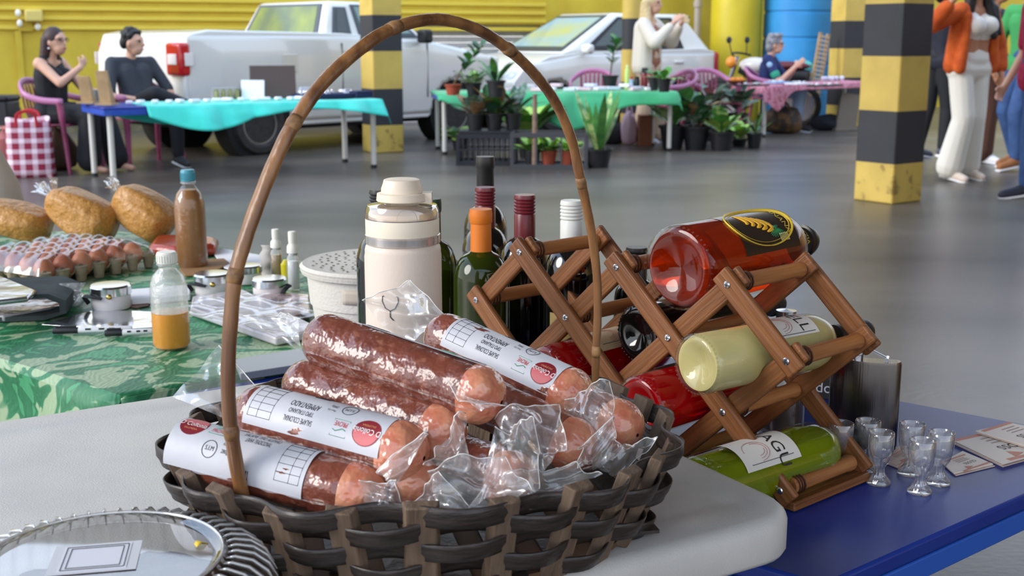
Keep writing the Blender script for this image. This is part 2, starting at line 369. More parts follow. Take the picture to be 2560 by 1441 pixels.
# ---- pickup
wc = P(640, 386); YAW = math.radians(47)
hd = Vector((math.cos(YAW), math.sin(YAW), 0)); lf = Vector((-hd.y, hd.x, 0))
org = wc - hd*.85 + lf*.72
pk = thing('pickup_truck', 'white single cab pickup truck parked along the yellow wall', 'pickup truck', org, YAW)
poly = [(0, .42), (.03, 1.0), (.1, 1.19), (.3, 1.225), (1.95, 1.20), (3.1, 1.12), (3.7, 1.0), (4.2, .86), (4.4, .72), (4.42, .36), (4.3, .3), (3.97, .3)] \
     + arc(3.57, .3, .38, 0, PI) + [(3.15, .27), (1.28, .27)] + arc(.85, .3, .40, 0, PI) + [(.4, .36), (.1, .38)]
b = MB(); side_prism(b, poly, -.81, .81); obj('body', b, mpaint, pk, bevel=.06, seg=3)
def flank(root, x0, x1, y, s, z0, z1, zc, top, wheels, mat, bulge=.03):
    m = MB(); nu, nv = 150, 18
    def pt(u, v):
        x = x0 + (x1-x0)*u; zt = top(x); z = z0 + (zt - z0)*v; k = (z - z0)/(zc - z0) if z < zc else (zt - z)/(zt - zc)
        return (x, s*(y + bulge*math.sin(PI/2*max(0, min(1, k)))*min(1, 12*u, 12*(1-u))), z)
    g = [[pt(i/nu, j/nv) for i in range(nu+1)] for j in range(nv+1)]; vs = [p for r in g for p in r]; fs = []
    for j in range(nv):
        for i in range(nu):
            q = g[j][i]
            if all(math.hypot(q[0] + (x1-x0)/nu/2 - wx, q[2] - wz) > wr for wx, wz, wr in wheels): fs.append((j*(nu+1)+i, j*(nu+1)+i+1, (j+1)*(nu+1)+i+1, (j+1)*(nu+1)+i))
    m.add(vs, fs); obj('side_panel', m, mat, root, smooth=180, solid=.004)
mflank = pm('car_white_side', (222, 220, 214), .16, coat=1.0)
flank(pk, .06, 4.3, .812, -1, .32, 1.14, .93, lambda x: 1.17 if x < 1.95 else 1.17 - .035*(x-1.95) if x < 3.1 else 1.13 - .17*(x-3.1), [(.85, .3, .41), (3.57, .3, .39)], mflank)
c = greenhouse(pk, 1.70, 3.2, 1.90, 2.7, .77, .62, 1.12, 1.535, mpaint)
rear = [c['brL'], c['brR'], c['rrR'], c['rrL']]; right = [c['brR'], c['bfR'], c['rfR'], c['rrR']]; frnt = [c['bfR'], c['bfL'], c['rfL'], c['rfR']]; left = [c['bfL'], c['brL'], c['rrL'], c['rfL']]
mseal = pm('rubber_seal', (78, 84, 92), .5)
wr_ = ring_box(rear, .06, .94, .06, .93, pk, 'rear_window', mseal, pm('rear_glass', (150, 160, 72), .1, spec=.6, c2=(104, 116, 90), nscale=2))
for yy in (.3, -.34):
    b = MB(); b.ell((2.06, yy, 1.28), (.06, .13, .13)); obj('headrest', b, pm('seat_grey', (92, 104, 112), .9), pk)
ring_box(right, .34, .93, .08, .92, pk, 'side_window', mseal, pm('side_glass', (120, 150, 142), .08, spec=.7))
ring_box(right, .08, .27, .1, .85, pk, 'quarter_window', mseal, mglass)
ring_box(frnt, .05, .95, .05, .95, pk, 'windscreen', mseal, mglass2)
ring_box(left, .07, .9, .08, .92, pk, 'side_window', mseal, mglass)
b = MB(); b.box((3.0, -.93, 1.17), (.12, .16, .15)); obj('mirror', b, mblack, pk, bevel=.03)
for s in (-1, 1):
    b = MB(); b.box((.03, s*.70, .95) if s < 0 else (.16, .83, .95), (.12, .26, .31) if s < 0 else (.2, .03, .31)); tl = obj('tail_light', b, pm('lamp_red', (188, 24, 32), .2, coat=.5), pk, bevel=.03, label='red tail light')
    b = MB(); b.box((-.035, s*.70, .95) if s < 0 else (.16, .85, .95), (.012, .15, .10) if s < 0 else (.12, .012, .1)); obj('reverse_lens', b, pm('lens_clear', (236, 226, 222), .2), tl, bevel=.008)
    b = MB(); b.box((.06, s*.842, .95), (.09, .012, .12)); obj('side_lens', b, MATS['lens_clear'], tl, bevel=.004)
b = MB(); b.box((.0, 0, .47), (.16, 1.6, .22)); obj('bumper', b, mblack, pk, bevel=.04)
b = MB(); b.box((.25, -.78, .47), (.5, .1, .2)); obj('bumper_corner', b, mblack, pk, bevel=.03)
b = MB(); b.box((2.2, 0, .29), (1.75, 1.5, .12)); obj('sill', b, mblack, pk, bevel=.02)
b = MB(); b.box((2.2, 0, .42), (4.0, 1.2, .28)); obj('chassis', b, pm('under_dark', (24, 23, 23), .9), pk)
for x in (.85, 3.57):
    for s in (-1, 1):
        b = MB(); b.lathe([(.385, -.12), (.385, .12)], 30, TR(x, s*.68, .32, rx=PI/2)); obj('wheel_arch', b, MATS['under_dark'], pk)
        wheel(pk, x, s*.74, .305, s)
b = MB(); b.box((1.22, -.846, .90), (.18, .012, .18)); obj('fuel_flap', b, pm('flap_white', (214, 208, 194), .3), pk, bevel=.02)
for xx, w_ in ((1.9, .006), (3.12, .006)):
    b = MB(); b.box((xx, -.838, .80), (w_, .012, .6)); obj('door_gap', b, mblack, pk)
b = MB(); b.box((2.05, -.852, 1.0), (.16, .025, .035)); obj('door_handle', b, mpaint, pk, bevel=.01)
# ---- hatchback
hh = Vector((-.8, -.6, 0)); HY = math.atan2(-.6, -.8)
hc = Vector((0.95, 16.45, 0)); org = hc - hh*1.8
hb = thing('hatchback_car', 'white hatchback car parked behind the plant table', 'car', org, HY)
poly = [(0.02, .4), (0, .75), (.1, .98), (.35, 1.02), (2.55, .97), (3.0, .93), (3.4, .78), (3.55, .62), (3.58, .36), (3.4, .26), (3.27, .26)] \
     + arc(2.92, .28, .35, 0, PI) + [(2.55, .24), (1.0, .24)] + arc(.65, .28, .35, 0, PI) + [(.28, .3), (.06, .34)]
b = MB(); side_prism(b, poly, -.79, .79); obj('body', b, mpaint, hb, bevel=.13, seg=5)
flank(hb, .10, 3.36, .79, 1, .28, .96, .72, lambda x: .95 if x < 2.5 else .95 - .14*(x-2.5), [(.65, .28, .36), (2.92, .28, .36)], mflank, .035)
c = greenhouse(hb, .08, 2.75, .5, 1.75, .75, .56, .96, 1.475, mpaint)
rear = [c['brL'], c['brR'], c['rrR'], c['rrL']]; right = [c['brR'], c['bfR'], c['rfR'], c['rrR']]; frnt = [c['bfR'], c['bfL'], c['rfL'], c['rfR']]; left = [c['bfL'], c['brL'], c['rrL'], c['rfL']]
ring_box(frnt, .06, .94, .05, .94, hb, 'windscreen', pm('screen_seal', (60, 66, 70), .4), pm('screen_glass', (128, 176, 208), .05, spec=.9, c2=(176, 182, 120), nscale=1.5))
for sd in (left, right):
    ring_box(sd, .1 if sd is left else .56, .44 if sd is left else .9, .07, .9, hb, 'front_window', mblack, mglass)
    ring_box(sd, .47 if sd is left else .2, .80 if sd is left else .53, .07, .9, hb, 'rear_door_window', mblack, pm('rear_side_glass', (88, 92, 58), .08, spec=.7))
ring_box(rear, .08, .92, .1, .9, hb, 'rear_window', mblack, mglass)
for s in (-1, 1):
    b = MB(); b.box((2.45, s*.87, 1.02), (.12, .16, .12)); obj('mirror', b, mpaint, hb, bevel=.04)
    b = MB(); b.box((3.42, s*.58, .68), (.2, .32, .14)); obj('headlight', b, pm('lens_head', (206, 216, 226), .1, coat=.5), hb, bevel=.05)
    b = MB(); b.box((.05, s*.72, .82), (.12, .16, .3)); obj('tail_light', b, MATS['lamp_red'], hb, bevel=.04)
    for xx in (.8, 1.75): b = MB(); b.box((xx, s*.825, .84), (.17, .03, .04)); obj('door_handle', b, mpaint, hb, bevel=.012)
    for x in (.65, 2.92):
        b = MB(); b.lathe([(.345, -.1), (.345, .1)], 30, TR(x, s*.7, .29, rx=PI/2)); obj('wheel_arch', b, MATS['under_dark'], hb)
        wheel(hb, x, s*.73, .29, s)
b = MB(); b.box((3.55, 0, .45), (.1, 1.2, .16)); obj('grille', b, mblack, hb, bevel=.03)
# ================================================================ market tables behind
mtop = pm('table_blue', (36, 62, 150), .32, c2=(30, 54, 140), nscale=3)
mapr = pm('table_apron', (34, 78, 176), .38, c2=(70, 110, 190), nscale=9, contrast=(.55, .8))
mleg = pm('leg_white', (206, 204, 196), .4)
def blue_table(label, c, yaw, L, W, z, legs=True, over=.06):
    t = thing('folding_table', label, 'table', (c[0], c[1], 0), yaw, 'low blue metal tables')
    b = MB(); b.box((0, 0, z - .012), (L, W, .024)); obj('tabletop', b, mtop, t, bevel=.006)
    for s in (-1, 1):
        b = MB(); b.box((0, s*(W/2 - .01), z - .045), (L - .01, .02, .045)); obj('apron', b, mapr, t, bevel=.004)
        b = MB(); b.box((s*(L/2 - .01), 0, z - .045), (.02, W - .04, .045)); obj('apron', b, mapr, t, bevel=.004)
    for sx_ in (-1, 1):
        for sy_ in (-1, 1):
            x, y = sx_*(L/2 - over), sy_*(W/2 - over)
            b = MB(); b.cyl((x, y, .03), (x, y, z - .03), .024, n=14); g = obj('leg', b, mleg, t)
            b = MB(); b.cyl((x, y, 0), (x, y, .032), .027, n=14); obj('foot', b, mblack, g)
    return t
def rect_from(fl_, fr_, W):
    d = fr_ - fl_; d.z = 0; L = d.length; d.normalize(); n = Vector((-d.y, d.x, 0)); return fl_ + d*L/2 + n*W/2, math.atan2(d.y, d.x), L
ZT = .61
c1, y1, L1 = rect_from(P(285, 460), P(935, 420), .62); L1 += .12; W1 = .74
T1 = blue_table('blue topped table half covered by a turquoise cloth, in front of the pickup', c1, y1, L1, W1, ZT)
c2, y2, L2 = rect_from(P(1112, 387), P(1672, 378), .62); L2 += .12; W2 = .74
T2 = blue_table('blue table under green cloth crowded with potted plants', c2, y2, L2, W2, ZT)
c3 = P(1908, 343); d3 = Vector((.80, .60, 0)); n3 = Vector((-.60, .80, 0)); W3 = .52; L3 = 2.1
cc3 = c3 + d3*(L3/2 - .06) + n3*(W3/2 - .06); y3 = math.atan2(d3.y, d3.x)
T3 = blue_table('table under a pink flowered cloth at the blue tank', cc3, y3, L3, W3, ZT)
def TM(c, yaw): return Matrix.Translation((c[0], c[1], 0)) @ Matrix.Rotation(yaw, 4, 'Z')
M1, M2, M3 = TM(c1, y1), TM(c2, y2), TM(cc3, y3)
def cloth(name, label, M, L, W, x0, x1, mat, hang, back=0, flare=.5, amp=.03, nw=9, seed=1, ends=(0, 0), nu=90, nv=34, zt=ZT):
    """sheet on the top of a table (local x along it) that hangs over the front edge by hang(u); ends = overhang at both short sides"""
    rnd = random.Random(seed); ph = [rnd.uniform(0, 6.28) for _ in range(4)]
    def fn(u, v):
        xx = x0 + (x1-x0)*u; h = hang(u); s = v*(W - back + h)          # arc length from the back edge
        wav = amp*(math.sin(nw*u*6.28 + ph[0]) + .6*math.sin(nw*1.7*u*6.28 + ph[1]))
        z = zt + .004 + .002*math.sin(30*u + ph[2])*math.sin(11*v + ph[3]); y = W/2 - back - s
        if y < -W/2:
            o = -W/2 - y; k = min(1, o/.05); y = -W/2 - .006 - o*flare*.5 - abs(wav)*k*min(1, o/.1); z = zt + .004 - o*math.sqrt(max(.1, 1-flare*flare*.25)) - .004*k
            y += wav*.5*k
        e = max(abs(xx) - L/2, 0)
        if e > 0: z -= e*.9; xx = math.copysign(L/2 + .006 + e*.35, xx)
        return (xx, y, z)
    m = MB(); m.grid(nu, nv, fn); o = obj(name, m, mat, smooth=180, solid=.003); o.matrix_world = M; tag(o, label, 'tablecloth'); return o
mturq = pm('cloth_turquoise', (34, 190, 170), .55, c2=(52, 206, 190), nscale=6, sheen=.2)
mgreen = pm('cloth_green', (52, 158, 104), .6, c2=(60, 172, 116), nscale=5, sheen=.2)
mpink = pm('cloth_pink', (196, 132, 148), .8, c2=(168, 84, 100), nscale=26, contrast=(.5, .62))
cloth('turquoise_tablecloth', 'rippling turquoise cloth hanging off the front of the blue table', M1, L1, W1, -L1*.36, L1*.53, mturq,
      lambda u: .10 + .06*math.sin(u*7) + (.08 if u < .4 else .0)*math.sin(PI*u/.4) + .05*u, back=.1, flare=1.2, amp=.025, nw=3, seed=3)
b = MB(); b.grid(40, 8, lambda u, v: (-L1*.40 + u*L1*.62, W1/2 - .1 - .02*math.sin(u*9), ZT - .06 - v*(.05 + .09*math.sin(PI*min(1, u*1.25)))))
o = obj('turquoise_underskirt', b, mturq, smooth=180, solid=.003); o.matrix_world = M1; tag(o, 'turquoise cloth end hanging below the back edge of the table', 'tablecloth')
cloth('green_tablecloth', 'green cloth draped over the plant table and billowing to the right', M2, L2, W2, -L2*.51, L2*.53, mgreen,
      lambda u: .05 + .30*math.exp(-((u-.52)/.16)**2) + .12*math.exp(-((u-.1)/.06)**2) + .10*u, flare=.9, amp=.03, nw=2.5, seed=5)
cloth('pink_tablecloth', 'pink flowered cloth with a pointed corner hanging down', M3, L3, W3, -L3*.5-.12, L3*.52, mpink,
      lambda u: .07 + .24*math.exp(-((u-.12)/.09)**2), flare=.3, amp=.012, nw=5, seed=8)
ORD = 'first second third fourth fifth sixth seventh eighth ninth tenth eleventh twelfth thirteenth fourteenth fifteenth'.split()
# ---- goods on the tables
mwht = pm('white_stuff', (232, 232, 236), .5); mpap = pm('paper_white', (236, 236, 240), .7)
msil = pm('silver_metal', (206, 206, 210), .25, metal=1); mnavy = pm('navy_velvet', (26, 30, 66), .8)
mcard = pm('cardboard', (176, 148, 110), .8, c2=(160, 132, 96), nscale=12); mbrown = pm('brown_leather', (86, 70, 66), .6)
def place(M, x, y, z=ZT): return M @ Vector((x, y, z + .012))
def tl(M, px, py, z=ZT + .012):                            # table-top point under a pixel
    return P(px, py, z)
rnd = random.Random(11)
trm = []
for k in range(3):
    b = MB(); b.box((0, 0, .014), (.055 + .02*k, .05, .028)); trm.append(mesh('trinket_box', b, mwht))
for k in range(15):
    p = M1 @ Vector((-.95 + k*.105, -.22 + .12*rnd.random(), ZT + .012)); o = obj('trinket_box', trm[k % 3], None, bevel=.008); o.location = p; o.rotation_euler = (0, 0, rnd.uniform(0, 3))
    tag(o, 'small white trinket box, %s from the left on the turquoise cloth' % ORD[k], 'box', 'trinkets on the turquoise cloth')
js = thing('jewellery_case', 'open navy jewellery case full of silver pieces on the turquoise cloth', 'case', M1 @ Vector((.82, -.02, ZT + .012)), y1)
b = MB(); b.box((0, 0, .02), (.56, .34, .04)); obj('tray', b, mnavy, js, bevel=.006)
b = MB(); b.box((.30, -.12, .03), (.16, .16, .06)); obj('box', b, mnavy, js, bevel=.004)
for k in range(46):
    b = MB(); x_, y_ = rnd.uniform(-.26, .26), rnd.uniform(-.15, .12); b.tube([(x_ + .014*math.cos(a), y_ + .004*math.sin(a), .055 + .014*math.sin(a)) for a in [i*PI/4 for i in range(8)]], .004, 5, closed=True)
    obj('ring', b, msil, js)
def easel(label, px, py, w_, h_, mat, tilt, yaw, name='display_board', cat='board'):
    p = tl(M1, px, py); t = thing(name, label, cat, p, yaw); T = TR(0, 0, 0, rx=tilt)
    b = MB(); b.box((0, 0, h_/2), (w_, .012, h_), T); obj('panel', b, mat, t, bevel=.003)
    b = MB(); b.box((0, math.sin(-tilt)*h_*.5 + .06, h_*.32), (.03, .01, h_*.66), TR(rx=-tilt*.9)); obj('strut', b, mat, t); return t
easel('open brown leather display board standing on the turquoise table', 684, 246, .40, .29, mbrown, -.18, y1 - .35)
easel('white printed price sign standing on the turquoise table', 632, 249, .2, .17, mpap, -.25, y1 - .5, 'price_sign', 'sign')
for lab, px, py, h_ in (('tall pale wooden display wedge beside the seated man', 268, 262, .27), ('shorter pale wooden display wedge beside the seated woman', 222, 258, .22)):
    t = thing('display_wedge', lab, 'display', tl(M1, px, py), y1 + .9); b = MB(); b.add([(-.03, -.05, 0), (.05, -.05, 0), (.05, .05, 0), (-.03, .05, 0), (-.07, -.05, h_), (-.055, -.05, h_), (-.055, .05, h_), (-.07, .05, h_)], [(3,2,1,0), (4,5,6,7), (0,1,5,4), (1,2,6,5), (2,3,7,6), (3,0,4,7)])
    obj('wedge', b, mcard, t, bevel=.003); b = MB(); b.box((0, 0, .006), (.16, .14, .012)); obj('base', b, mcard, t)
b = MB(); b.lathe([(.032, 0), (.036, .1), (.033, .1), (.03, .006), (0, .006)], 18); o = obj('grey_cup', b, pm('cup_grey', (110, 122, 124), .5)); o.location = tl(M1, 244, 256); tag(o, 'grey cup between two wooden wedges', 'cup')
jr = thing('jar_rack', 'wire rack holding four small jars on the turquoise table', 'rack', tl(M1, 568, 250), y1)
b = MB(); b.tube([(-.13, 0, .002), (-.13, 0, .1), (.13, 0, .1), (.13, 0, .002)], .005, 6); obj('wire', b, msil, jr)
for k in range(4):
    b = MB(); b.lathe([(.02, 0), (.022, .06), (.016, .07), (.018, .085), (0, .09)], 14, TR(-.09 + .06*k, 0, .003)); obj('jar', b, pm('jar_olive', (150, 142, 92), .3), jr)
b = MB(); b.box((0, 0, .05), (.1, .02, .1), TR(rx=-.2)); b.box((0, .03, .01), (.14, .1, .02)); o = obj('clear_stand', b, pm('acrylic', (206, 208, 214), .15), bevel=.003); o.location = tl(M1, 765, 246); o.rotation_euler = (0, 0, y1); tag(o, 'small clear acrylic stand on the turquoise table', 'stand')
# plant table goods
pk_ = []
for k, cc in enumerate(((232, 226, 232), (222, 196, 204), (206, 214, 230))):
    b = MB(); b.box((0, 0, .016), (.12, .085, .032)); pk_.append(mesh('paper_packet', b, pm('packet%d' % k, cc, .6)))
for k in range(20):
    p = M2 @ Vector((-.55 + .085*k, -.24 + .3*rnd.random(), ZT + .012 + (.034 if k % 4 == 3 else 0))); o = obj('paper_packet', pk_[k % 3], None, bevel=.004); o.location = p; o.rotation_euler = (0, 0, rnd.uniform(-.7, .7))
    tag(o, '%s paper packet, %s of its colour from the left on the green cloth' % (('white', 'pink', 'pale blue')[k % 3], ORD[k//3]), 'packet', 'paper packets on the green cloth')
def vbottle(name, label, p, prof, mat, capm=None, capz=None, cat='bottle'):
    t = thing(name, label, cat, p); b = MB(); b.lathe(prof, 20); obj('body', b, mat, t)
    if capm: b = MB(); r, z0, z1 = capz; b.lathe([(r, z0), (r, z1), (r*.8, z1+.004), (0, z1+.004)], 18); obj('cap', b, capm, t)
    return t
vbottle('thermos_flask', 'dark red thermos flask on the plant table', tl(M2, 1611, 222), [(.038, 0), (.04, .01), (.04, .15), (.036, .165), (0, .165)], pm('flask_red', (112, 26, 34), .3, coat=.5), mblack, (.033, .165, .215))
vbottle('spray_bottle', 'slender lime green bottle on the plant table', tl(M2, 1567, 224), [(.022, 0), (.024, .01), (.024, .2), (.012, .225), (0, .23)], pm('lime', (190, 214, 120), .4), pm('lime_cap', (206, 222, 150), .4), (.013, .225, .25))
vbottle('dark_jar', 'short black jar beside the red flask on the plant table', tl(M2, 1592, 222), [(.03, 0), (.032, .006), (.032, .085), (.028, .1), (0, .1)], pm('jar_black', (34, 36, 44), .4), mblack, (.026, .1, .125), 'jar')
vbottle('blue_carton', 'light blue carton with red lid on the plant table', tl(M2, 1578, 222), [(.024, 0), (.024, .1), (0, .1)], pm('carton_blue', (170, 196, 224), .5), pm('red_lid', (190, 40, 50), .4), (.014, .1, .125), 'carton')
# pink table goods
for lab, px, py, w_, d_, mt in (('black tray of small goods at the near end of the pink cloth', 1880, 215, .34, .22, mblack), ('pale blue folded cloth on the pink table', 1945, 208, .3, .2, pm('cloth_paleblue', (150, 178, 214), .7)),
                                ('white tray on the pink table beside the clapping person', 1995, 211, .26, .2, mwht), ('long black tray at the far end of the pink cloth', 2062, 216, .5, .12, mblack)):
    t = thing('display_tray', lab, 'tray', tl(M3, px, py), y3); b = MB(); b.box((0, 0, .008), (w_, d_, .016)); obj('base', b, mt, t, bevel=.004)
    for k in range(5): b = MB(); b.box((-w_*.38 + k*w_*.19, rnd.uniform(-.04, .04), .026), (.04, .03, .022)); obj('trinket', b, mwht if k % 2 else msil, t, bevel=.006)
t = thing('wooden_bowl', 'brown wooden bowl of orange fruit on the pink table', 'bowl', tl(M3, 1842, 212)); b = MB(); b.lathe([(.05, 0), (.11, .035), (.115, .05), (.1, .05), (.05, .012), (0, .012)], 24); obj('bowl', b, pm('bowl_wood', (118, 66, 40), .5), t)
for k in range(5):
    b = MB(); b.ell((.055*math.cos(k*1.26), .055*math.sin(k*1.26), .055), (.032,)*3); obj('fruit', b, pm('fruit_orange', (226, 136, 40), .5), t)
for k in range(9):
    b = MB(); b.lathe([(.022, 0), (.03, .03), (.02, .05), (0, .055)], 12); o = obj('glass_ornament', b, pm('ornament', (208, 210, 226), .2)); o.location = place(M3, .55 + .05*k, .12 + .14*rnd.random()); tag(o, 'small white ornament, %s from the left at the far end of the pink table' % ORD[k], 'ornament', 'white ornaments on the pink table')
# slatted board leaning at the pillar, stool with bowls
lb = thing('slatted_board', 'pale slatted board with notched edges leaning against the far striped pillar', 'board', (thr(2012, 322, 15.9).x, 15.9, 0), .5)
TB = TR(ry=.16)
b = MB(); b.box((0, 0, .62), (.05, .03, 1.24), TB); obj('rail', b, mcard, lb)
b = MB(); b.box((.13, 0, .62), (.05, .03, 1.24), TB); obj('rail', b, mcard, lb)
for k in range(22): b = MB(); b.box((.065, -.008, .04 + k*.055), (.16, .02, .022), TB); obj('slat', b, pm('slat_pale', (196, 176, 150), .8), lb)
st = thing('stool', 'metal stool carrying a white bowl behind the clapping person', 'stool', (thr(1998, 300, 16.7).x, 16.7, 0))
b = MB(); b.lathe([(.17, .56), (.18, .57), (.18, .59), (0, .59)], 24); obj('seat', b, mbrown, st)
for k in range(4): a = PI/4 + k*PI/2; b = MB(); b.cyl((.2*math.cos(a), .2*math.sin(a), 0), (.13*math.cos(a), .13*math.sin(a), .57), .014, n=8); obj('leg', b, mbrown, st)
vbottle('white_basin', 'white basin on the stool behind the clapping person', (thr(1998, 300, 16.7).x, 16.7, .59), [(.1, 0), (.18, .1), (.185, .11), (.17, .105), (.09, .01), (0, .01)], mwht, cat='basin')
vbottle('green_bowl', 'turquoise bowl heaped with foam inside the white basin', (thr(1998, 300, 16.7).x, 16.7, .70), [(.08, 0), (.15, .06), (.155, .1), (.1, .15), (0, .16)], pm('bowl_turq', (84, 196, 190), .4), cat='bowl')
# ---- plastic armchairs
mch = pm('chair_pink', (134, 54, 84), .4, c2=(170, 84, 116), nscale=4)
def make_chair(label, loc, rz):
    t = thing('plastic_armchair', label, 'chair', loc, rz, 'pink plastic armchairs')
    def seat(u, v): x = -.2 + .42*u; y = (v-.5)*(.46 - .06*(1-u)); return (x, y, .425 - .03*math.sin(PI*u)*math.cos((v-.5)*2.6) + (.0 if u < .95 else -.015))
    b = MB(); b.grid(14, 14, seat); obj('seat', b, mch, t, smooth=180, solid=.012)
    rim = bez([(.20, -.25, .615), (.0, -.265, .63), (-.16, -.25, .68), (-.26, -.14, .76), (-.285, 0, .785), (-.26, .14, .76), (-.16, .25, .68), (0, .265, .63), (.20, .25, .615)], 5)
    b = MB(); b.tube(rim, .028, 8, flat=.55, up=(0, 0, 1)); obj('back_rim', b, pm('chair_pink_pale', (180, 116, 154), .35), t, smooth=180)
    for k in range(7):
        y = -.15 + .05*k; zt_ = .772 - 1.1*y*y; b = MB(); b.tube(bez([(-.19, y*.85, .42), (-.225, y*.95, .55), (-.275 + 1.0*y*y, y, zt_)], 4), .014, 6, flat=.35, up=(0, 1, 0)); obj('back_slat', b, mch, t, smooth=180)
    for s in (-1, 1):
        for x0_, x1_, zt_ in ((.17, .235, .61), (-.20, -.27, .44)):
            b = MB(); b.tube([(x1_, s*.265, 0), ((x0_ + x1_)/2, s*.25, .3), (x0_, s*.245, zt_)], [.022, .03, .036], 8, flat=.6, up=(0, 1, 0)); obj('leg', b, mch, t)
    return t
CH = {}
def chair_at(label, p, rz):
    p = (p[0], p[1], 0)
    if not CH: CH[0] = make_chair(label, p, rz); return CH[0]
    return dup(CH[0], p, rz, label, 'pink plastic armchairs')
CW = Vector((-3.95, 10.55, 0)); RWm = math.radians(-12)       # seated woman
CM = Vector((-3.40, 11.15, 0)); RMm = math.radians(-48)       # seated man
chair_at('pink plastic armchair under the woman in black', CW, RWm)
chair_at('pink plastic armchair under the man in the dark shirt', CM, RMm)
CG = Vector((3.23, 15.36, 0))
chair_at('pink plastic armchair under the grey haired person', CG, math.radians(-20))
chair_at('empty pink plastic armchair behind the potted plants', (2.32, 14.05), math.radians(-75))
chair_at('pink plastic armchair behind the packets on the green cloth', (.93, 13.85), math.radians(-95))
chair_at('pink plastic armchair partly hidden behind the plant table', (1.76, 13.62), math.radians(-150))
# ---- potted plants
mpot = pm('pot_black', (32, 32, 36), .45); mterra = pm('pot_terracotta', (158, 74, 52), .7); msoil = pm('soil', (48, 36, 28), .95)
LEAF = {}
def leaf_mesh(kind, w_, fold, bend, mat):
    key = (kind, mat.name)
    if key not in LEAF:
        def fn(u, v):
            if kind == 'sword': wd = w_*min(1, (1-v)*3.2)*(.55 + .45*min(1, v*4))
            elif kind == 'long': wd = w_*math.sin(PI*min(1, max(.0, v*.96 + .02)))**.8
            else: wd = w_*math.sin(PI*max(0, min(1, (v-.12)/.88)))**.75 if v > .12 else w_*.06
            s = (u-.5)*2
            return (s*wd/2, bend*v*v + 0, v + fold*abs(s)*wd*.5 - .35*bend*v*v)
        m = MB(); m.grid(3, 7, fn); LEAF[key] = mesh('leaf', m, mat, 180)
    return LEAF[key]
G1 = pm('leaf_green', (52, 104, 44), .45, c2=(84, 140, 62), nscale=6); G2 = pm('leaf_dark', (36, 74, 52), .4, c2=(58, 98, 66), nscale=7)
G3 = pm('leaf_lime', (128, 176, 56), .45, c2=(170, 206, 100), nscale=5); G4 = pm('leaf_silver', (150, 164, 156), .5, c2=(74, 110, 84), nscale=6, contrast=(.42, .58))
G5 = pm('leaf_bronze', (126, 86, 62), .5, c2=(170, 138, 96), nscale=6); G6 = pm('leaf_pale', (176, 196, 130), .45, c2=(72, 128, 62), nscale=5, contrast=(.45, .58)); G7 = pm('petal_pink', (214, 130, 140), .5)
def plant(label, p, r, h, n, kind, mats, ln, spread, w_=.4, pot=None, stem=None, droop=.3, seed=0, name='potted_plant', rise=0.0):
    t = thing(name, label, 'plant', p, 0, 'potted plants'); rn = random.Random(seed*7 + 3)
    if r:
        b = MB(); b.lathe([(r*.72, 0), (r*.95, h*.88), (r*1.06, h*.88), (r*1.08, h), (r*.96, h), (r*.9, h*.9), (0, h*.88)], 20); obj('pot', b, pot or mpot, t)
        b = MB(); b.lathe([(r*.9, h*.89), (0, h*.93)], 16); obj('soil', b, msoil, t)
    if stem:
        b = MB(); b.tube(bez([(0, 0, h*.9), (stem[0]*.4, 0, h + stem[1]*.5), (stem[0], 0, h + stem[1])], 4), .008, 6); obj('stem', b, pm('stem_brown', (96, 78, 54), .8), t)
    n = int(n*1.3); ln *= 1.2
    for k in range(n):
        a = k*2.4 + rn.uniform(-.3, .3); el = rn.uniform(spread*.25, spread); L_ = ln*rn.uniform(.7, 1.1); m = mats[k % len(mats)]
        lm = leaf_mesh(kind, w_, .25, droop, m)
        f = (k/n) if stem else 0; z = h*.9 + rise*(k/n)
        base = (stem[0]*(.3 + .7*f), 0, h + stem[1]*(.25 + .75*f)) if stem else (r*.25*math.cos(a), r*.25*math.sin(a), z)
        o = bpy.data.objects.new('leaf', lm); COL.objects.link(o); o.parent = t
        o.matrix_local = Matrix.Translation(base) @ Matrix.Rotation(a - PI/2, 4, 'Z') @ Matrix.Rotation(-el, 4, 'X') @ Matrix.Diagonal((L_, L_, L_, 1))
    return t
Z2 = ZT + .01
plant('trailing dark leaved plant in a terracotta pot at the left end of the plant table', tl(M2, 1133, 238), .078, .10, 14, 'broad', [G2, G1], .13, 1.4, .5, mterra, (.28, .36), seed=1)
plant('white flecked bushy plant in a black pot next to the terracotta pot', tl(M2, 1184, 240), .075, .12, 20, 'broad', [G4, G6], .15, 1.2, .5, seed=2)
plant('sparse upright plant in a black pot on the plant table', tl(M2, 1240, 243), .085, .15, 8, 'long', [G2, G1], .24, .9, .25, seed=3)
plant('tall thin leaved plant in a black pot beside the round post', tl(M2, 1525, 222), .085, .14, 12, 'broad', [G1, G2], .14, 1.3, .4, None, (.06, .38), seed=4)
plant('flowering plant in a black pot at the right of the plant table', tl(M2, 1634, 226), .06, .13, 12, 'broad', [G4, G7, G1], .11, 1.1, .5, seed=5)
plant('lime leaved plant in a square black pot at the right end of the plant table', tl(M2, 1660, 230), .07, .13, 12, 'broad', [G3, G1], .16, 1.3, .5, seed=6)
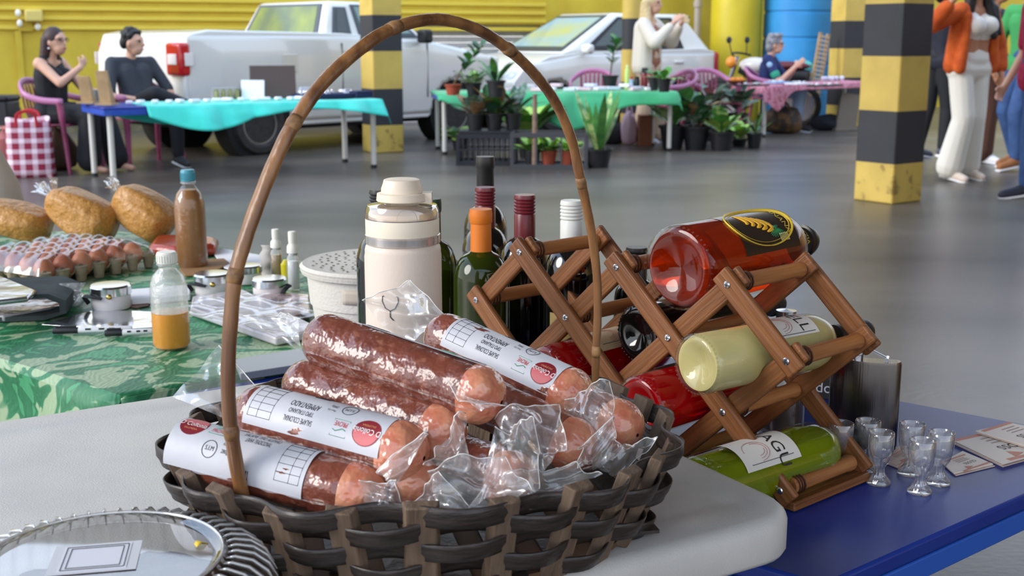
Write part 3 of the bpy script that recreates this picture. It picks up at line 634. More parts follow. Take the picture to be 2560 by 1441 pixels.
# crates
mcr = pm('crate_black', (30, 31, 40), .5); mcr2 = pm('crate_charcoal', (62, 62, 68), .5)
def crate(label, p, yaw, L, W, h, mat, nb, mid=True):
    t = thing('plastic_crate', label, 'crate', p, yaw)
    for z, hh_ in ((h - .02, .04), (.02, .04)) + (((h*.5, .015),) if mid else ()):
        for s in (-1, 1):
            b = MB(); b.box((0, s*W/2, z), (L, .014, hh_)); obj('rail', b, mat, t); b = MB(); b.box((s*L/2, 0, z), (.014, W, hh_)); obj('rail', b, mat, t)
    for s in (-1, 1):
        for k in range(nb + 1):
            b = MB(); b.box((-L/2 + L*k/nb, s*W/2, h/2), (.014 if 0 < k < nb else .032, .012, h)); obj('bar', b, mat, t)
        for k in range(1, nb//2): b = MB(); b.box((s*L/2, -W/2 + W*k/(nb//2), h/2), (.012, .014, h)); obj('bar', b, mat, t)
    b = MB(); b.box((0, 0, .01), (L, W, .02)); obj('floor_panel', b, mat, t); return t
CR1 = P(1218, 414); CR1.z = 0; crate('black vented crate with plant pots standing on it', CR1 + Vector((0, .15, 0)), -.06, .52, .34, .29, mcr, 10)
b = MB(); b.box((0, 0, .305), (.5, .32, .02)); b.box((0, 0, .285), (.46, .28, .02)); o = obj('crate_lid', b, mcr); o.location = CR1 + Vector((0, .15, 0)); o.rotation_euler = (0, 0, -.06); tag(o, 'flat black board lying across the vented crate', 'board')
CR2 = P(1376, 424); CR2.z = 0; crate('charcoal open crate of leafy seedlings', CR2 + Vector((0, .2, 0)), -.08, .66, .36, .32, mcr2, 3, False)
for k, (px, zz) in enumerate(((1330, .02), (1372, .02), (1420, .02))):
    q = thr(px, 400, CR2.y + .2); plant(['bushy seedling at the left of the charcoal crate', 'bushy seedling in the middle of the charcoal crate', 'lime seedling at the right of the charcoal crate'][k], (q.x, CR2.y + .2, .022), .075, .13, 18, 'broad', [[G1, G3], [G3, G1], [G3]][k], .16, 1.1, .45, pot=[mpot, mterra, mterra][k], seed=20 + k)
b = MB(); b.cyl((thr(1337, 300, CR2.y + .05).x, CR2.y + .05, .0), (thr(1337, 300, CR2.y + .05).x, CR2.y + .05, .66), .024, .02, 10); tag(obj('wooden_stake', b, pm('stake', (140, 116, 100), .85, c2=(112, 92, 80), nscale=14)), 'upright wooden stake standing behind the charcoal crate', 'stake')
for k, (px, lab, mats, kind, ln) in enumerate(((1188, 'bronze leaved plant in a black pot on the vented crate', [G5, G4], 'long', .26), (1236, 'broad green plant in a black pot on the vented crate', [G1, G2, G5], 'broad', .32), (1283, 'silver leaved plant in a black pot at the right of the vented crate', [G4, G2], 'long', .28))):
    q = thr(px, 350, CR1.y + .16); plant(lab, (q.x, CR1.y + .13 + .03*k, .316), .082, .15, 14, kind, mats, ln, 1.0, .38, seed=30 + k)
plant('tall green plant behind the wooden stake', (thr(1318, 350, 11.75).x, 11.75, 0), .1, .2, 16, 'broad', [G1, G3], .42, .8, .35, seed=36)
plant('low green plant under the left end of the plant table', (thr(1150, 350, 12.6).x, 12.6, 0), .09, .12, 16, 'broad', [G1, G3], .2, 1.2, .4, seed=37)
plant('snake plant with tall pointed leaves in a black pot on the floor', P(1496, 418), .125, .17, 11, 'sword', [G1, G6], .48, .55, .13, droop=.02, seed=40, name='snake_plant')
for k, (px, py, r, h, mats, kind, ln, nl, lab) in enumerate((
    (1681, 372, .145, .25, [G1, G6], 'broad', .42, 9, 'big leaved plant in the leftmost large black floor pot'),
    (1739, 374, .15, .25, [G5, G4, G2], 'broad', .26, 26, 'bushy mottled plant in the second large black floor pot'),
    (1803, 376, .14, .20, [G6, G3, G1], 'broad', .26, 14, 'yellow veined plant in the third large black floor pot'),
    (1885, 371, .085, .16, [G1, G2], 'sword', .2, 8, 'small spiky plant in the little pot at the end of the row'),
    (1848, 366, .09, .08, [G3], 'broad', .2, 18, 'lime leaved plant between the floor pots'),
    (1772, 352, .13, .3, [G4, G7, G2], 'broad', .24, 24, 'pink and silver foliage plant behind the floor pots'),
    (1842, 348, .12, .3, [G4, G2], 'broad', .26, 20, 'silver foliage plant behind the yellow veined plant'))):
    plant(lab, P(px, py), r, h, nl, kind, mats, ln, 1.05, .45 if kind == 'broad' else .14, seed=50 + k, rise=.22 if nl > 19 else .05)
# ---- bags and boxes on the floor
def plaid():
    m = pm('plaid', (150, 30, 60), .75); nt = m.node_tree; n = nt.nodes; l = nt.links; bs = n['Principled BSDF']
    t = n.new('ShaderNodeTexCoord'); cur = None
    for ax in ('X', 'Z'):
        wv = n.new('ShaderNodeTexWave'); wv.bands_direction = ax; wv.inputs['Scale'].default_value = 3.2 if ax == 'X' else 3.6; l.new(t.outputs['Object'], wv.inputs['Vector'])
        r = n.new('ShaderNodeValToRGB'); r.color_ramp.interpolation = 'CONSTANT'; r.color_ramp.elements[0].color = (0, 0, 0, 1); r.color_ramp.elements[1].position = .62; r.color_ramp.elements[1].color = (.5, .5, .5, 1); l.new(wv.outputs[0], r.inputs[0])
        if cur is None: cur = r.outputs[0]
        else:
            a = n.new('ShaderNodeMix'); a.data_type = 'RGBA'; a.blend_type = 'ADD'; a.inputs['Factor'].default_value = 1; l.new(cur, a.inputs['A']); l.new(r.outputs[0], a.inputs['B']); cur = a.outputs['Result']
    r2 = n.new('ShaderNodeValToRGB'); r2.color_ramp.elements[0].color = (*lin((142, 26, 58)), 1); r2.color_ramp.elements[1].color = (*lin((238, 214, 226)), 1); l.new(cur, r2.inputs[0]); l.new(r2.outputs[0], bs.inputs['Base Color']); return m
mpl = plaid()
q = P(62, 446); pb = thing('plaid_bag', 'red and white plaid shopping bag beside the seated woman', 'bag', q + Vector((0, .16, 0)), .25)
b = MB(); b.grid(24, 8, lambda u, v: ((.19 - .02*v)*math.copysign(abs(math.cos(6.283*u))**.5, math.cos(6.283*u)), (.14 - .05*v)*math.copysign(abs(math.sin(6.283*u))**.5, math.sin(6.283*u)), .002 + .48*v + .02*math.sin(12.6*u)*v), cu=True)
obj('body', b, mpl, pb, smooth=180, solid=.004)
b = MB(); b.box((0, 0, .01), (.36, .26, .02)); obj('bottom', b, mpl, pb)
for s in (-1, 1): b = MB(); b.tube(bez([(-.08, s*.1, .42), (-.07, s*.12, .52), (0, s*.13, .55), (.07, s*.12, .52), (.08, s*.1, .42)], 5), .012, 6, flat=.3); obj('handle', b, pm('bag_red', (190, 40, 50), .6), pb)
t = thing('pink_jug', 'salmon pink plastic jug at the left edge', 'jug', P(-12, 440) + Vector((-.04, .25, 0))); b = MB(); b.lathe([(.11, 0), (.12, .02), (.12, .3), (.07, .36), (.05, .4), (0, .4)], 22); obj('body', b, pm('jug_pink', (196, 120, 110), .5), t)
b = MB(); b.tube(bez([(.05, -.03, .38), (.12, -.05, .4), (.12, -.06, .28)], 4), .014, 6); obj('handle', b, MATS['jug_pink'], t)
b = MB(); b.box((0, 0, .3), (.4, .3, .6)); b.box((0, 0, .62), (.42, .32, .05)); o = obj('storage_bin', b, mblack, bevel=.02); o.location = (thr(-18, 300, 10.9).x, 10.9, 0); tag(o, 'black storage bin at the left edge behind the plaid bag', 'bin')
def soft_bag(name, label, px, py, dims, mat, cat='bag', seed=1, handles=True):
    rn = random.Random(seed); t = thing(name, label, cat, P(px, py) + Vector((0, dims[1]/2, 0))); b = MB(); w_, d_, h_ = dims; pz = [rn.uniform(0, 6) for _ in range(4)]
    def fn(u, v):
        a = u*2*PI; k = .6 + .5*math.sin(PI*min(1, .15 + v*.85)) ; k *= 1 + .08*math.sin(3*a + pz[0] + 4*v) + .05*math.sin(7*a + pz[1])
        if v > .98: k = .05
        if v < .02: k *= .5
        return (w_/2*k*math.cos(a), d_/2*k*math.sin(a), h_*v*(1 - .06*math.sin(2*a + pz[2])))
    b.grid(28, 14, fn, cu=True); obj('body', b, mat, t, smooth=180)
    if handles: b = MB(); b.tube(bez([(-w_*.2, 0, h_*.85), (-w_*.1, 0, h_*1.15), (w_*.1, 0, h_*1.15), (w_*.2, 0, h_*.85)], 4), .01, 6); obj('handle', b, mat, t)
    return t
soft_bag('brown_bag', 'dark brown bag under the seated woman\'s chair', 133, 428, (.3, .26, .36), pm('bag_brown', (78, 56, 40), .6), seed=2)
soft_bag('black_backpack', 'black backpack on the floor under the plant table', 1534, 362, (.3, .25, .24), pm('bag_black', (34, 34, 40), .7), seed=3)
soft_bag('lilac_plastic_bag', 'lilac plastic carrier bag hanging to the floor under the plant table', 1574, 364, (.17, .2, .36), pm('bag_lilac', (186, 158, 172), .4, bump=.4, bscale=18), seed=4)
b = MB(); b.box((0, 0, .16), (.14, .2, .32)); b.box((0, 0, .325), (.145, .205, .012)); o = obj('brown_carton', b, pm('carton_brown', (140, 86, 62), .8), bevel=.004); o.location = P(1602, 366) + Vector((.05, .1, 0)); tag(o, 'brown paper carton under the plant table', 'box')
soft_bag('dark_bag', 'dark brown and black bag under the pointed corner of the pink cloth', 1962, 336, (.46, .3, .32), pm('bag_camouflage', (44, 34, 26), .7, c2=(92, 66, 34), nscale=9, contrast=(.5, .62)), seed=5)
soft_bag('black_jacket_pile', 'crumpled black jacket on the floor under the pink table', 2078, 328, (.4, .3, .2), pm('jacket_black', (28, 30, 40), .8), 'jacket', seed=6, handles=False)
b = MB(); b.box((0, 0, .24), (.3, .04, .46), TR(rx=.0, ry=.12)); b.box((.02, .02, .02), (.36, .1, .04)); o = obj('folded_board', b, pm('board_greybrown', (122, 112, 100), .8), bevel=.006); o.location = (thr(2112, 325, 15.3).x, 15.3, .0); o.rotation_euler = (0, 0, .4); tag(o, 'grey brown board standing under the right end of the pink table', 'board')
# ---- motorbike behind the car
mb_ = thing('motorbike', 'small motorbike with a raised mirror parked by the yellow drum', 'motorbike', (3.3, 16.0, 0), math.radians(150))
for x in (-.5, .55):
    b = MB(); b.tube([(x + .25*math.cos(a), 0, .29 + .25*math.sin(a)) for a in [i*PI/12 for i in range(24)]], .04, 8, closed=True); wt = obj('tyre', b, mtyre, mb_)
    b = MB(); b.lathe([(.2, -.02), (.2, .02), (.05, .03), (.05, -.03)], 20, TR(x, 0, .29, rx=PI/2)); obj('rim', b, msil, wt)
b = MB(); b.tube(bez([(-.6, 0, .66), (-.2, 0, .70), (0, 0, .62), (.3, 0, .78)], 5), [.09]*16, 10, flat=.9); obj('frame', b, mblack, mb_)
b = MB(); b.ell((.12, 0, .80), (.22, .13, .11)); obj('fuel_tank', b, pm('bike_white', (206, 200, 196), .25), mb_)
b = MB(); b.ell((-.3, 0, .80), (.32, .13, .06)); obj('seat', b, pm('bike_seat', (96, 34, 40), .6), mb_)
b = MB(); b.cyl((.55, 0, .29), (.36, 0, .92), .03, n=8); obj('fork', b, msil, mb_)
b = MB(); b.tube(bez([(.30, -.34, .93), (.38, -.15, .96), (.38, .15, .96), (.30, .34, .93)], 4), .014, 6); obj('handlebar', b, mblack, mb_)
for s in (-1, 1):
    b = MB(); b.cyl((.34, s*.28, .94), (.36, s*.34, 1.1), .007, n=6); g = obj('mirror_stalk', b, mblack, mb_); b = MB(); b.ell((.36, s*.35, 1.13), (.02, .09, .045)); obj('mirror', b, mblack, g)
b = MB(); b.ell((.44, 0, .84), (.08, .08, .08)); obj('headlight', b, pm('lamp_amber', (226, 140, 50), .3), mb_)
b = MB(); b.tube([(.55 + .32*math.cos(a), 0, .29 + .32*math.sin(a)) for a in [.3 + i*.2 for i in range(11)]], .05, 6, flat=.5); obj('mudguard', b, mblack, mb_)
# ================================================================ people (local frame: +x forward, +y left)
VS = .011
mskin = pm('skin_light', (206, 160, 136), .5, sss=.05); mskin2 = pm('skin_tan', (186, 132, 104), .5, sss=.05)
mblk = pm('cloth_black', (30, 31, 36), .8); mdark = pm('cloth_charcoal', (52, 56, 64), .8); mdk2 = pm('cloth_navy_dark', (26, 28, 42), .8)
mcream = pm('cloth_cream', (216, 206, 192), .85); mwhite = pm('cloth_white', (226, 222, 214), .8); mjean = pm('denim', (58, 88, 138), .8, c2=(44, 70, 116), nscale=9)
def V(*a): return Vector(a)
def hand(mb, wr, d, nrm, s=1.0, curl=.5, flat=False):
    """palm, four unequal fingers with a knuckle bend and a thumb from the side of the palm"""
    d = V(*d).normalized(); n = V(*nrm); n = (n - d*n.dot(d)).normalized(); b = d.cross(n)
    for k in (-1, 0, 1): mb.cap(wr + d*.012*s + b*.018*k*s, wr + d*.072*s + b*.024*k*s, .013*s, .0125*s, 8)
    for k, ln in enumerate((.052, .062, .068, .060)):
        o = (1.5 - k)*-.0195*s; p = wr + d*.082*s + b*o; q = p + (d*math.cos(curl*.7) + n*math.sin(curl*.7))*ln*.5*s; r = q + (d*math.cos(curl*1.8) + n*math.sin(curl*1.8))*ln*.55*s
        mb.cap(p, q, .0098*s, .0090*s, 7); mb.cap(q, r, .0090*s, .0078*s, 7)
    p = wr + d*.03*s + b*.03*s; q = p + (d*.55 + b*.7 + n*.35).normalized()*.034*s; mb.cap(p, q, .0125*s, .0105*s, 7); mb.cap(q, q + (d*.85 + n*.5).normalized()*.028*s, .0105*s, .009*s, 7)
def human(name, label, base, yaw, J, skin, top, bottom, shoes, sleeve=.5, tail=0, hair=None, hairm=None, face=0, tilt=0, fem=False, flare=0, extra=None, barefoot=False, neckline=.03, topname='shirt', botname='trousers', croptop=False, headon=True, bulge=1.0):
    t = thing(name, label, 'person', base, yaw)
    g = {k: V(*v) for k, v in J.items()}
    pel, che, nek, hed = g['pel'], g['che'], g['nek'], g['head']
    sw = .165 if fem else .185
    up = (che - pel).normalized(); side = V(0, 1, 0)
    for s_, sg in (('R', -1), ('L', 1)):
        g.setdefault('sh' + s_, che + up*.10 + side*sg*sw); g.setdefault('hip' + s_, pel + side*sg*.085)
    mid = (pel + che)/2
    body = MB()
    def torso(mb, e, low=True, shoulders=True, start=0.0):
        if low: mb.cap(g['hipR'], g['hipL'], .095*bulge + e, None, 12)
        for sg in (-1, 1):
            if start == 0: mb.cap(pel + side*sg*.06, mid + side*sg*.055, .088*bulge + e, .082*bulge + e, 12)
            mb.cap(mid.lerp(che, start) + side*sg*.06, che + side*sg*.075, .082*bulge + e, .09 + e, 12)
        if shoulders:
            mb.cap(g['shR'] + up*-.01, g['shL'] + up*-.01, .052 + e, None, 12)
            if fem:
                for sg in (-1, 1): q = che + side*sg*.07 + V(.085, 0, -.02); mb.ell(q, (.06 + e, .065 + e, .065 + e))
    torso(body, 0)
    body.cap(che + up*.08, nek + up*.05, .052, .046, 12)
    Rf = Matrix.Rotation(face, 3, 'Z') @ Matrix.Rotation(tilt, 3, 'Y')
    HM = Matrix.Translation(hed) @ Rf.to_4x4()
    if headon:
        body.ell((0, 0, .015), (.092, .074, .105), 20, 14, HM); body.ell((.035, 0, -.055), (.056, .055, .062), 16, 10, HM)   # skull, jaw
        body.cap(HM @ V(.088, 0, .012), HM @ V(.104, 0, -.022), .011, .015, 8)                                              # nose
        for sg in (-1, 1):
            body.ell((-.006, sg*.075, -.008), (.016, .012, .030), 10, 8, HM); body.cap(HM @ V(.084, sg*.034, .036), HM @ V(.074, sg*.056, .032), .010, .008, 8)
        body.cap(HM @ V(.087, -.016, -.058), HM @ V(.087, .016, -.058), .0085, None, 8)
    hh_ = {}
    for s_, sg in (('R', -1), ('L', 1)):
        sh, el, wr = g['sh' + s_], g['el' + s_], g['wr' + s_]
        body.cap(sh, el, .047, .038, 12); body.cap(el, wr, .038, .027, 12)
        hd_ = g.get('hd' + s_, (wr - el)); hn_ = g.get('hn' + s_, V(0, -sg, 0) + V(0, 0, -.2)); hand(body, wr, hd_, hn_, 1.0, g.get('curl', V(.6, 0, 0)).x)
        hp, kn, an = g['hip' + s_], g['kn' + s_], g['an' + s_]
        body.cap(hp, kn, .082, .056, 12); body.cap(kn, an, .054, .036, 12)
        fd = V(*J.get('ft' + s_, (1, 0, -.15))).normalized()
        if barefoot:
            body.cap(an + V(0, 0, -.045) - fd*.03, an + V(0, 0, -.05) + fd*.15, .032, .026, 10)
    obj('body', body, skin, t, smooth=180, remesh=VS)
    # clothes
    sh_ = MB(); torso(sh_, .014, low=not croptop, shoulders=sleeve > 0, start=.55 if croptop else 0.0)
    if sleeve == 0:
        if fem:
            for sg in (-1, 1): sh_.ell(che + side*sg*.07 + V(.085, 0, -.02), (.074, .079, .079))
        for sg in (-1, 1): sh_.cap(che + side*sg*.095 + up*.02, che + side*sg*.11 + up*.115, .075, .048, 10)
    if tail: 
        for sg in (-1, 1): sh_.cap(pel + side*sg*.075 + V(0, 0, 0), pel + side*sg*.09 - V(.0, 0, tail), .1*bulge + .012, .105*bulge + .012, 12)
    for s_ in 'RL':
        a, e_, w_ = g['sh' + s_], g['el' + s_], g['wr' + s_]
        if sleeve > 0: sh_.cap(a, a.lerp(e_, min(1, sleeve)), .062, .054, 12)
        if sleeve > 1: sh_.cap(e_, e_.lerp(w_, sleeve - 1), .054, .046, 12)
    if top is not None: obj(topname, sh_, top, t, smooth=180, remesh=VS)
    tr = MB(); tr.cap(g['hipR'], g['hipL'], .102*bulge, None, 12); tr.cap(pel + V(0, -.05, .05), pel + V(0, .05, .05), .105*bulge, None, 12)
    for s_ in 'RL':
        hp, kn, an = g['hip' + s_], g['kn' + s_], g['an' + s_]
        tr.cap(hp, kn, .098, .074 + flare*.3, 12); tr.cap(kn, an + (kn-an)*.04, .072 + flare*.3, .056 + flare, 12)
    obj(botname, tr, bottom, t, smooth=180, remesh=VS)
    if shoes is not None:
        for s_ in 'RL':
            an = g['an' + s_]; fd = V(*J.get('ft' + s_, (1, 0, -.15))).normalized(); sd = MB()
            sd.cap(an + V(0, 0, -.035) - fd*.035, an + V(0, 0, -.035) + fd*.05, .044, .042, 10); sd.cap(an + V(0, 0, -.042) + fd*.05, an + V(0, 0, -.05) + fd*.165, .042, .034, 10)
            o = obj('shoe', sd, shoes, t, smooth=180, remesh=.009)
            so = MB(); so.tube([an + V(0, 0, -.077) - fd*.07, an + V(0, 0, -.077) + fd*.06, an + V(0, 0, -.077) + fd*.19], [.038, .042, .034], 10, flat=.32, up=fd.cross(V(0, 0, 1))); obj('sole', so, mwht, o)
    if hair: 
        hb_ = MB()
        for h in hair:
            if h[0] == 'e': hb_.ell(h[1], h[2], 16, 10, HM)
            else: hb_.cap(HM @ V(*h[1]), HM @ V(*h[2]), h[3], h[4], 10)
        obj('hair', hb_, hairm, t, smooth=180, remesh=.010)
    if headon:
        for sg in (-1, 1):
            e_ = MB(); e_.ell((.081, sg*.034, .014), (.011, .015, .009), 10, 8, HM); obj('eye', e_, pm('eye_dark', (36, 26, 24), .2), t)
        li = MB(); li.cap(HM @ V(.0945, -.018, -.06), HM @ V(.0945, .018, -.06), .0055, None, 8); obj('lips', li, pm('lips', (166, 84, 80), .5), t)
    if extra: extra(t, g, HM)
    return t
mhair_b = pm('hair_dark', (44, 26, 26), .5, c2=(66, 40, 40), nscale=30, bump=.5, bscale=70); mhair_k = pm('hair_black', (24, 21, 22), .5, bump=.6, bscale=60)
mhair_g = pm('hair_grey', (150, 152, 158), .6, c2=(104, 106, 114), nscale=28, bump=.7, bscale=50); mhair_y = pm('hair_blonde', (222, 200, 156), .5, c2=(196, 168, 120), nscale=24, bump=.4, bscale=50)
def specs(t, g, HM):
    b = MB()
    for sg in (-1, 1): b.tube([HM @ V(.098, sg*.034 + .021*math.cos(a), .012 + .016*math.sin(a)) for a in [i*PI/6 for i in range(12)]], .0028, 5, closed=True); b.cyl(HM @ V(.095, sg*.055, .016), HM @ V(0, sg*.078, .014), .0022, n=5)
    obj('glasses', b, pm('specs', (60, 34, 40), .3), t)
# seated woman in black
longhair = [('e', (-.014, 0, .035), (.098, .085, .098)), ('c', (-.06, 0, .03), (-.12, 0, -.2), .065, .06), ('c', (-.05, -.05, .02), (-.09, -.08, -.2), .05, .04), ('c', (-.05, .05, .02), (-.1, .07, -.22), .05, .045), ('c', (-.115, 0, -.18), (-.14, 0, -.3), .065, .04)]
def w1x(t, g, HM):
    specs(t, g, HM)
    b = MB(); b.tube([HM @ V(0, -.09, -.05 + 0), HM @ V(.0, -.092, -.06)], .008, 6); obj('earring', b, msil, t)
    b = MB(); b.cap(g['wrL'].lerp(g['elL'], .05), g['wrL'].lerp(g['elL'], .12), .033, None, 10); obj('bracelet', b, pm('bracelet', (196, 176, 110), .4, metal=.8), t)
human('person', 'seated woman in black sleeveless top with long dark hair and glasses, hand at her shoulder', CW, RWm,
      dict(pel=(-.06, 0, .51), che=(-.05, 0, .84), nek=(-.03, 0, .97), head=(.02, 0, 1.115), elR=(.17, -.21, .77), wrR=(.27, -.05, .90), hdR=(.1, .5, .5), hnR=(-.7, .3, .2), elL=(.14, .20, .70), wrL=(.34, .16, .67), hdL=(1, 0, -.1),
           knR=(.36, -.11, .50), anR=(.33, -.11, .10), knL=(.36, .12, .50), anL=(.45, .13, .10), curl=(.7, 0, 0)), mskin, mblk, mblk, None, sleeve=0, hair=longhair, hairm=mhair_b, face=-.15, tilt=-.05, fem=True, flare=.05, extra=w1x, barefoot=True, topname='sleeveless_top', bulge=1.1)
# seated man
curly = [('e', (-.02, 0, .04), (.09, .08, .094))] + [('e', (-.02 + .085*math.cos(a)*math.cos(e), .075*math.sin(a)*math.cos(e), .045 + .09*math.sin(e)), (.022, .022, .022)) for a, e in [(i*1.1, .25 + (i % 4)*.33) for i in range(20)]] + [('e', (-.07, s*.04, .0), (.04, .04, .06)) for s in (-1, 1)] + [('e', (.055, .0, .098), (.034, .05, .022))]
human('person', 'seated man in a dark t-shirt with short curly black hair and crossed legs', CM, RMm,
      dict(pel=(-.04, 0, .52), che=(-.15, 0, .83), nek=(-.16, 0, .96), head=(-.12, .0, 1.105), elR=(-.02, -.30, .63), wrR=(.20, -.12, .60), hdR=(.7, .6, 0), elL=(-.02, .30, .64), wrL=(.22, .02, .62), hdL=(.6, -.6, 0),
           knR=(.40, -.06, .66), anR=(.50, .26, .52), ftR=(.6, .7, -.1), knL=(.40, .13, .48), anL=(.38, .14, .10)), mskin, mdark, mblk, pm('sneaker_black', (40, 42, 48), .6), sleeve=.85, hair=curly, hairm=mhair_k, face=.75, tail=.03, topname='t_shirt')
# standing woman photographing
blond = [('e', (-.014, 0, .035), (.1, .086, .1)), ('c', (-.05, -.06, .02), (-.02, -.085, -.25), .05, .04), ('c', (-.05, .06, .02), (-.02, .085, -.22), .05, .04), ('c', (-.06, 0, 0), (-.09, 0, -.22), .07, .06)]
def w2x(t, g, HM):
    c = (g['wrR'] + g['wrL'])/2 + V(.095, 0, .03)
    b = MB(); b.box(c, (.012, .16, .08)); ph = obj('smartphone', b, pm('phone_gold', (206, 182, 140), .3, metal=.4), None, bevel=.006)
    ph.matrix_world = Matrix.Translation(t.location) @ t.rotation_euler.to_matrix().to_4x4(); tag(ph, 'smartphone held up by the woman in the cream cardigan', 'phone')
    b = MB(); b.box(c + V(.008, .055, .022), (.006, .026, .026)); obj('camera_lens', b, mblack, ph, bevel=.004)
    v = MB(); up = V(0, 0, 1)
    for sg in (-1, 1):
        v.cap(g['che'] + V(.0, sg*.13, .06), g['pel'] + V(.0, sg*.15, -.06), .085, .10, 12)
        v.cap(g['che'] + V(-.05, sg*.06, .06), g['pel'] + V(-.05, sg*.07, -.06), .10, .115, 12)
        a, e_, w_ = g['sh' + ('R' if sg < 0 else 'L')], g['el' + ('R' if sg < 0 else 'L')], g['wr' + ('R' if sg < 0 else 'L')]
        v.cap(a, e_, .075, .075, 12); v.cap(e_, e_.lerp(w_, .75), .075, .05, 12)
    obj('cardigan', v, mcream, t, smooth=180, remesh=VS)
BW = P(1612, 357); BW.z = 0
human('person', 'blonde woman in a cream cardigan and brown top holding up a phone', (BW.x + .02, BW.y, 0), math.radians(-28),
      dict(pel=(0, 0, .90), che=(.0, 0, 1.20), nek=(.0, 0, 1.36), head=(.03, 0, 1.52), elR=(.16, -.24, 1.10), wrR=(.33, -.10, 1.32), hdR=(.5, .3, .6), hnR=(.2, .9, 0), elL=(.18, .22, 1.10), wrL=(.34, .10, 1.32), hdL=(.5, -.3, .6), hnL=(.2, -.9, 0),
           knR=(.02, -.10, .49), anR=(.0, -.11, .09), knL=(.06, .10, .49), anL=(.08, .11, .09), curl=(.9, 0, 0)), mskin, pm('top_brown', (150, 100, 76), .8), pm('cream_trousers', (200, 176, 150), .85), mwht, sleeve=0, hair=blond, hairm=mhair_y, face=.1, fem=True, flare=.06, extra=w2x)
# grey haired person clapping
def w3x(t, g, HM):
    specs(t, g, HM)
    b = MB(); a = g['shR'].lerp(g['elR'], .62); c = g['shR'].lerp(g['elR'], .72); b.cap(a, c, .0585, .0575, 12); obj('sleeve_band', b, pm('band_green', (40, 150, 120), .7), t)
    b = MB(); q = g['shR'].lerp(g['elR'], .25) + V(0, -.056, 0); b.ell(q, (.036, .012, .034)); obj('sleeve_badge', b, pm('badge_pale', (150, 186, 216), .6), t)
short_g = [('e', (-.016, 0, .04), (.102, .09, .1)), ('e', (-.06, 0, -.03), (.06, .075, .08))] + [('e', (.05*math.cos(a), .06*math.sin(a), .11), (.045, .045, .035)) for a in [i*1.05 for i in range(6)]]
human('person', 'grey haired seated person in a navy shirt with green cuffs clapping hands', CG, math.radians(-20),
      dict(pel=(-.02, 0, .50), che=(.0, 0, .80), nek=(.03, 0, .94), head=(.07, 0, 1.075), elR=(.17, -.24, .62), wrR=(.33, -.05, .80), hdR=(.7, .1, .6), hnR=(0, 1, 0), elL=(.2, .22, .63), wrL=(.33, .02, .80), hdL=(.7, -.1, .6), hnL=(0, -1, 0),
           knR=(.40, -.11, .49), anR=(.38, -.11, .1), knL=(.40, .11, .49), anL=(.38, .12, .1), curl=(.15, 0, 0)), mskin, pm('shirt_navy', (34, 48, 96), .8), pm('jeans_pale', (146, 172, 208), .8), mblk, sleeve=.75, hair=short_g, hairm=mhair_g, face=.1, extra=w3x)
# walking woman in orange
def w4x(t, g, HM):
    v = MB(); mor = pm('cardigan_orange', (208, 96, 34), .85, c2=(184, 76, 24), nscale=12)
    for sg in (-1, 1):
        k = 'R' if sg < 0 else 'L'
        v.cap(g['che'] + V(-.02, sg*.15, .08), g['pel'] + V(-.02, sg*.17, .0), .06, .075, 12); v.cap(g['che'] + V(-.07, sg*.06, .06), g['pel'] + V(-.08, sg*.07, .0), .08, .095, 12)
        v.cap(g['che'] + V(.07, sg*.15, .06), g['pel'] + V(.07, sg*.185, -.02), .032, .05, 10)
        v.cap(g['sh' + k], g['el' + k], .07, .07, 12); v.cap(g['el' + k], g['el' + k].lerp(g['wr' + k], .7), .07, .06, 12)
    obj('cardigan', v, mor, t, smooth=180, remesh=VS)
BO = P(2392, 452); BO.z = 0
hair4 = [('e', (-.014, 0, .035), (.1, .086, .1)), ('c', (-.02, .06, .0), (.06, .10, -.26), .05, .05), ('c', (.06, .10, -.26), (.11, .07, -.42), .05, .03), ('c', (-.03, -.06, 0), (-.03, -.1, -.3), .05, .045), ('c', (.07, .12, -.2), (.13, .12, -.40), .035, .02)]
human('person', 'walking woman in an orange cardigan, white crop top and white wide trousers', (BO.x + .05, BO.y + .05, 0), math.radians(-62),
      dict(pel=(0, 0, .93), che=(.02, 0, 1.26), nek=(.02, 0, 1.42), head=(.05, 0, 1.58), elR=(-.04, -.42, 1.24), wrR=(.12, -.36, 1.44), elL=(.02, .30, 1.06), wrL=(.1, .26, .86), knR=(.06, -.09, .51), anR=(-.02, -.12, .10), knL=(.03, .07, .51), anL=(-.06, .12, .10), hipR=(.0, -.1, .9), hipL=(.0, .1, .9)),
      mskin2, mwhite, pm('trousers_white', (222, 218, 208), .8), pm('sandal_pale', (214, 196, 180), .6), sleeve=0, hair=hair4, hairm=mhair_k, face=.2, fem=True, flare=.055, extra=w4x, topname='crop_top', croptop=True, bulge=1.12)
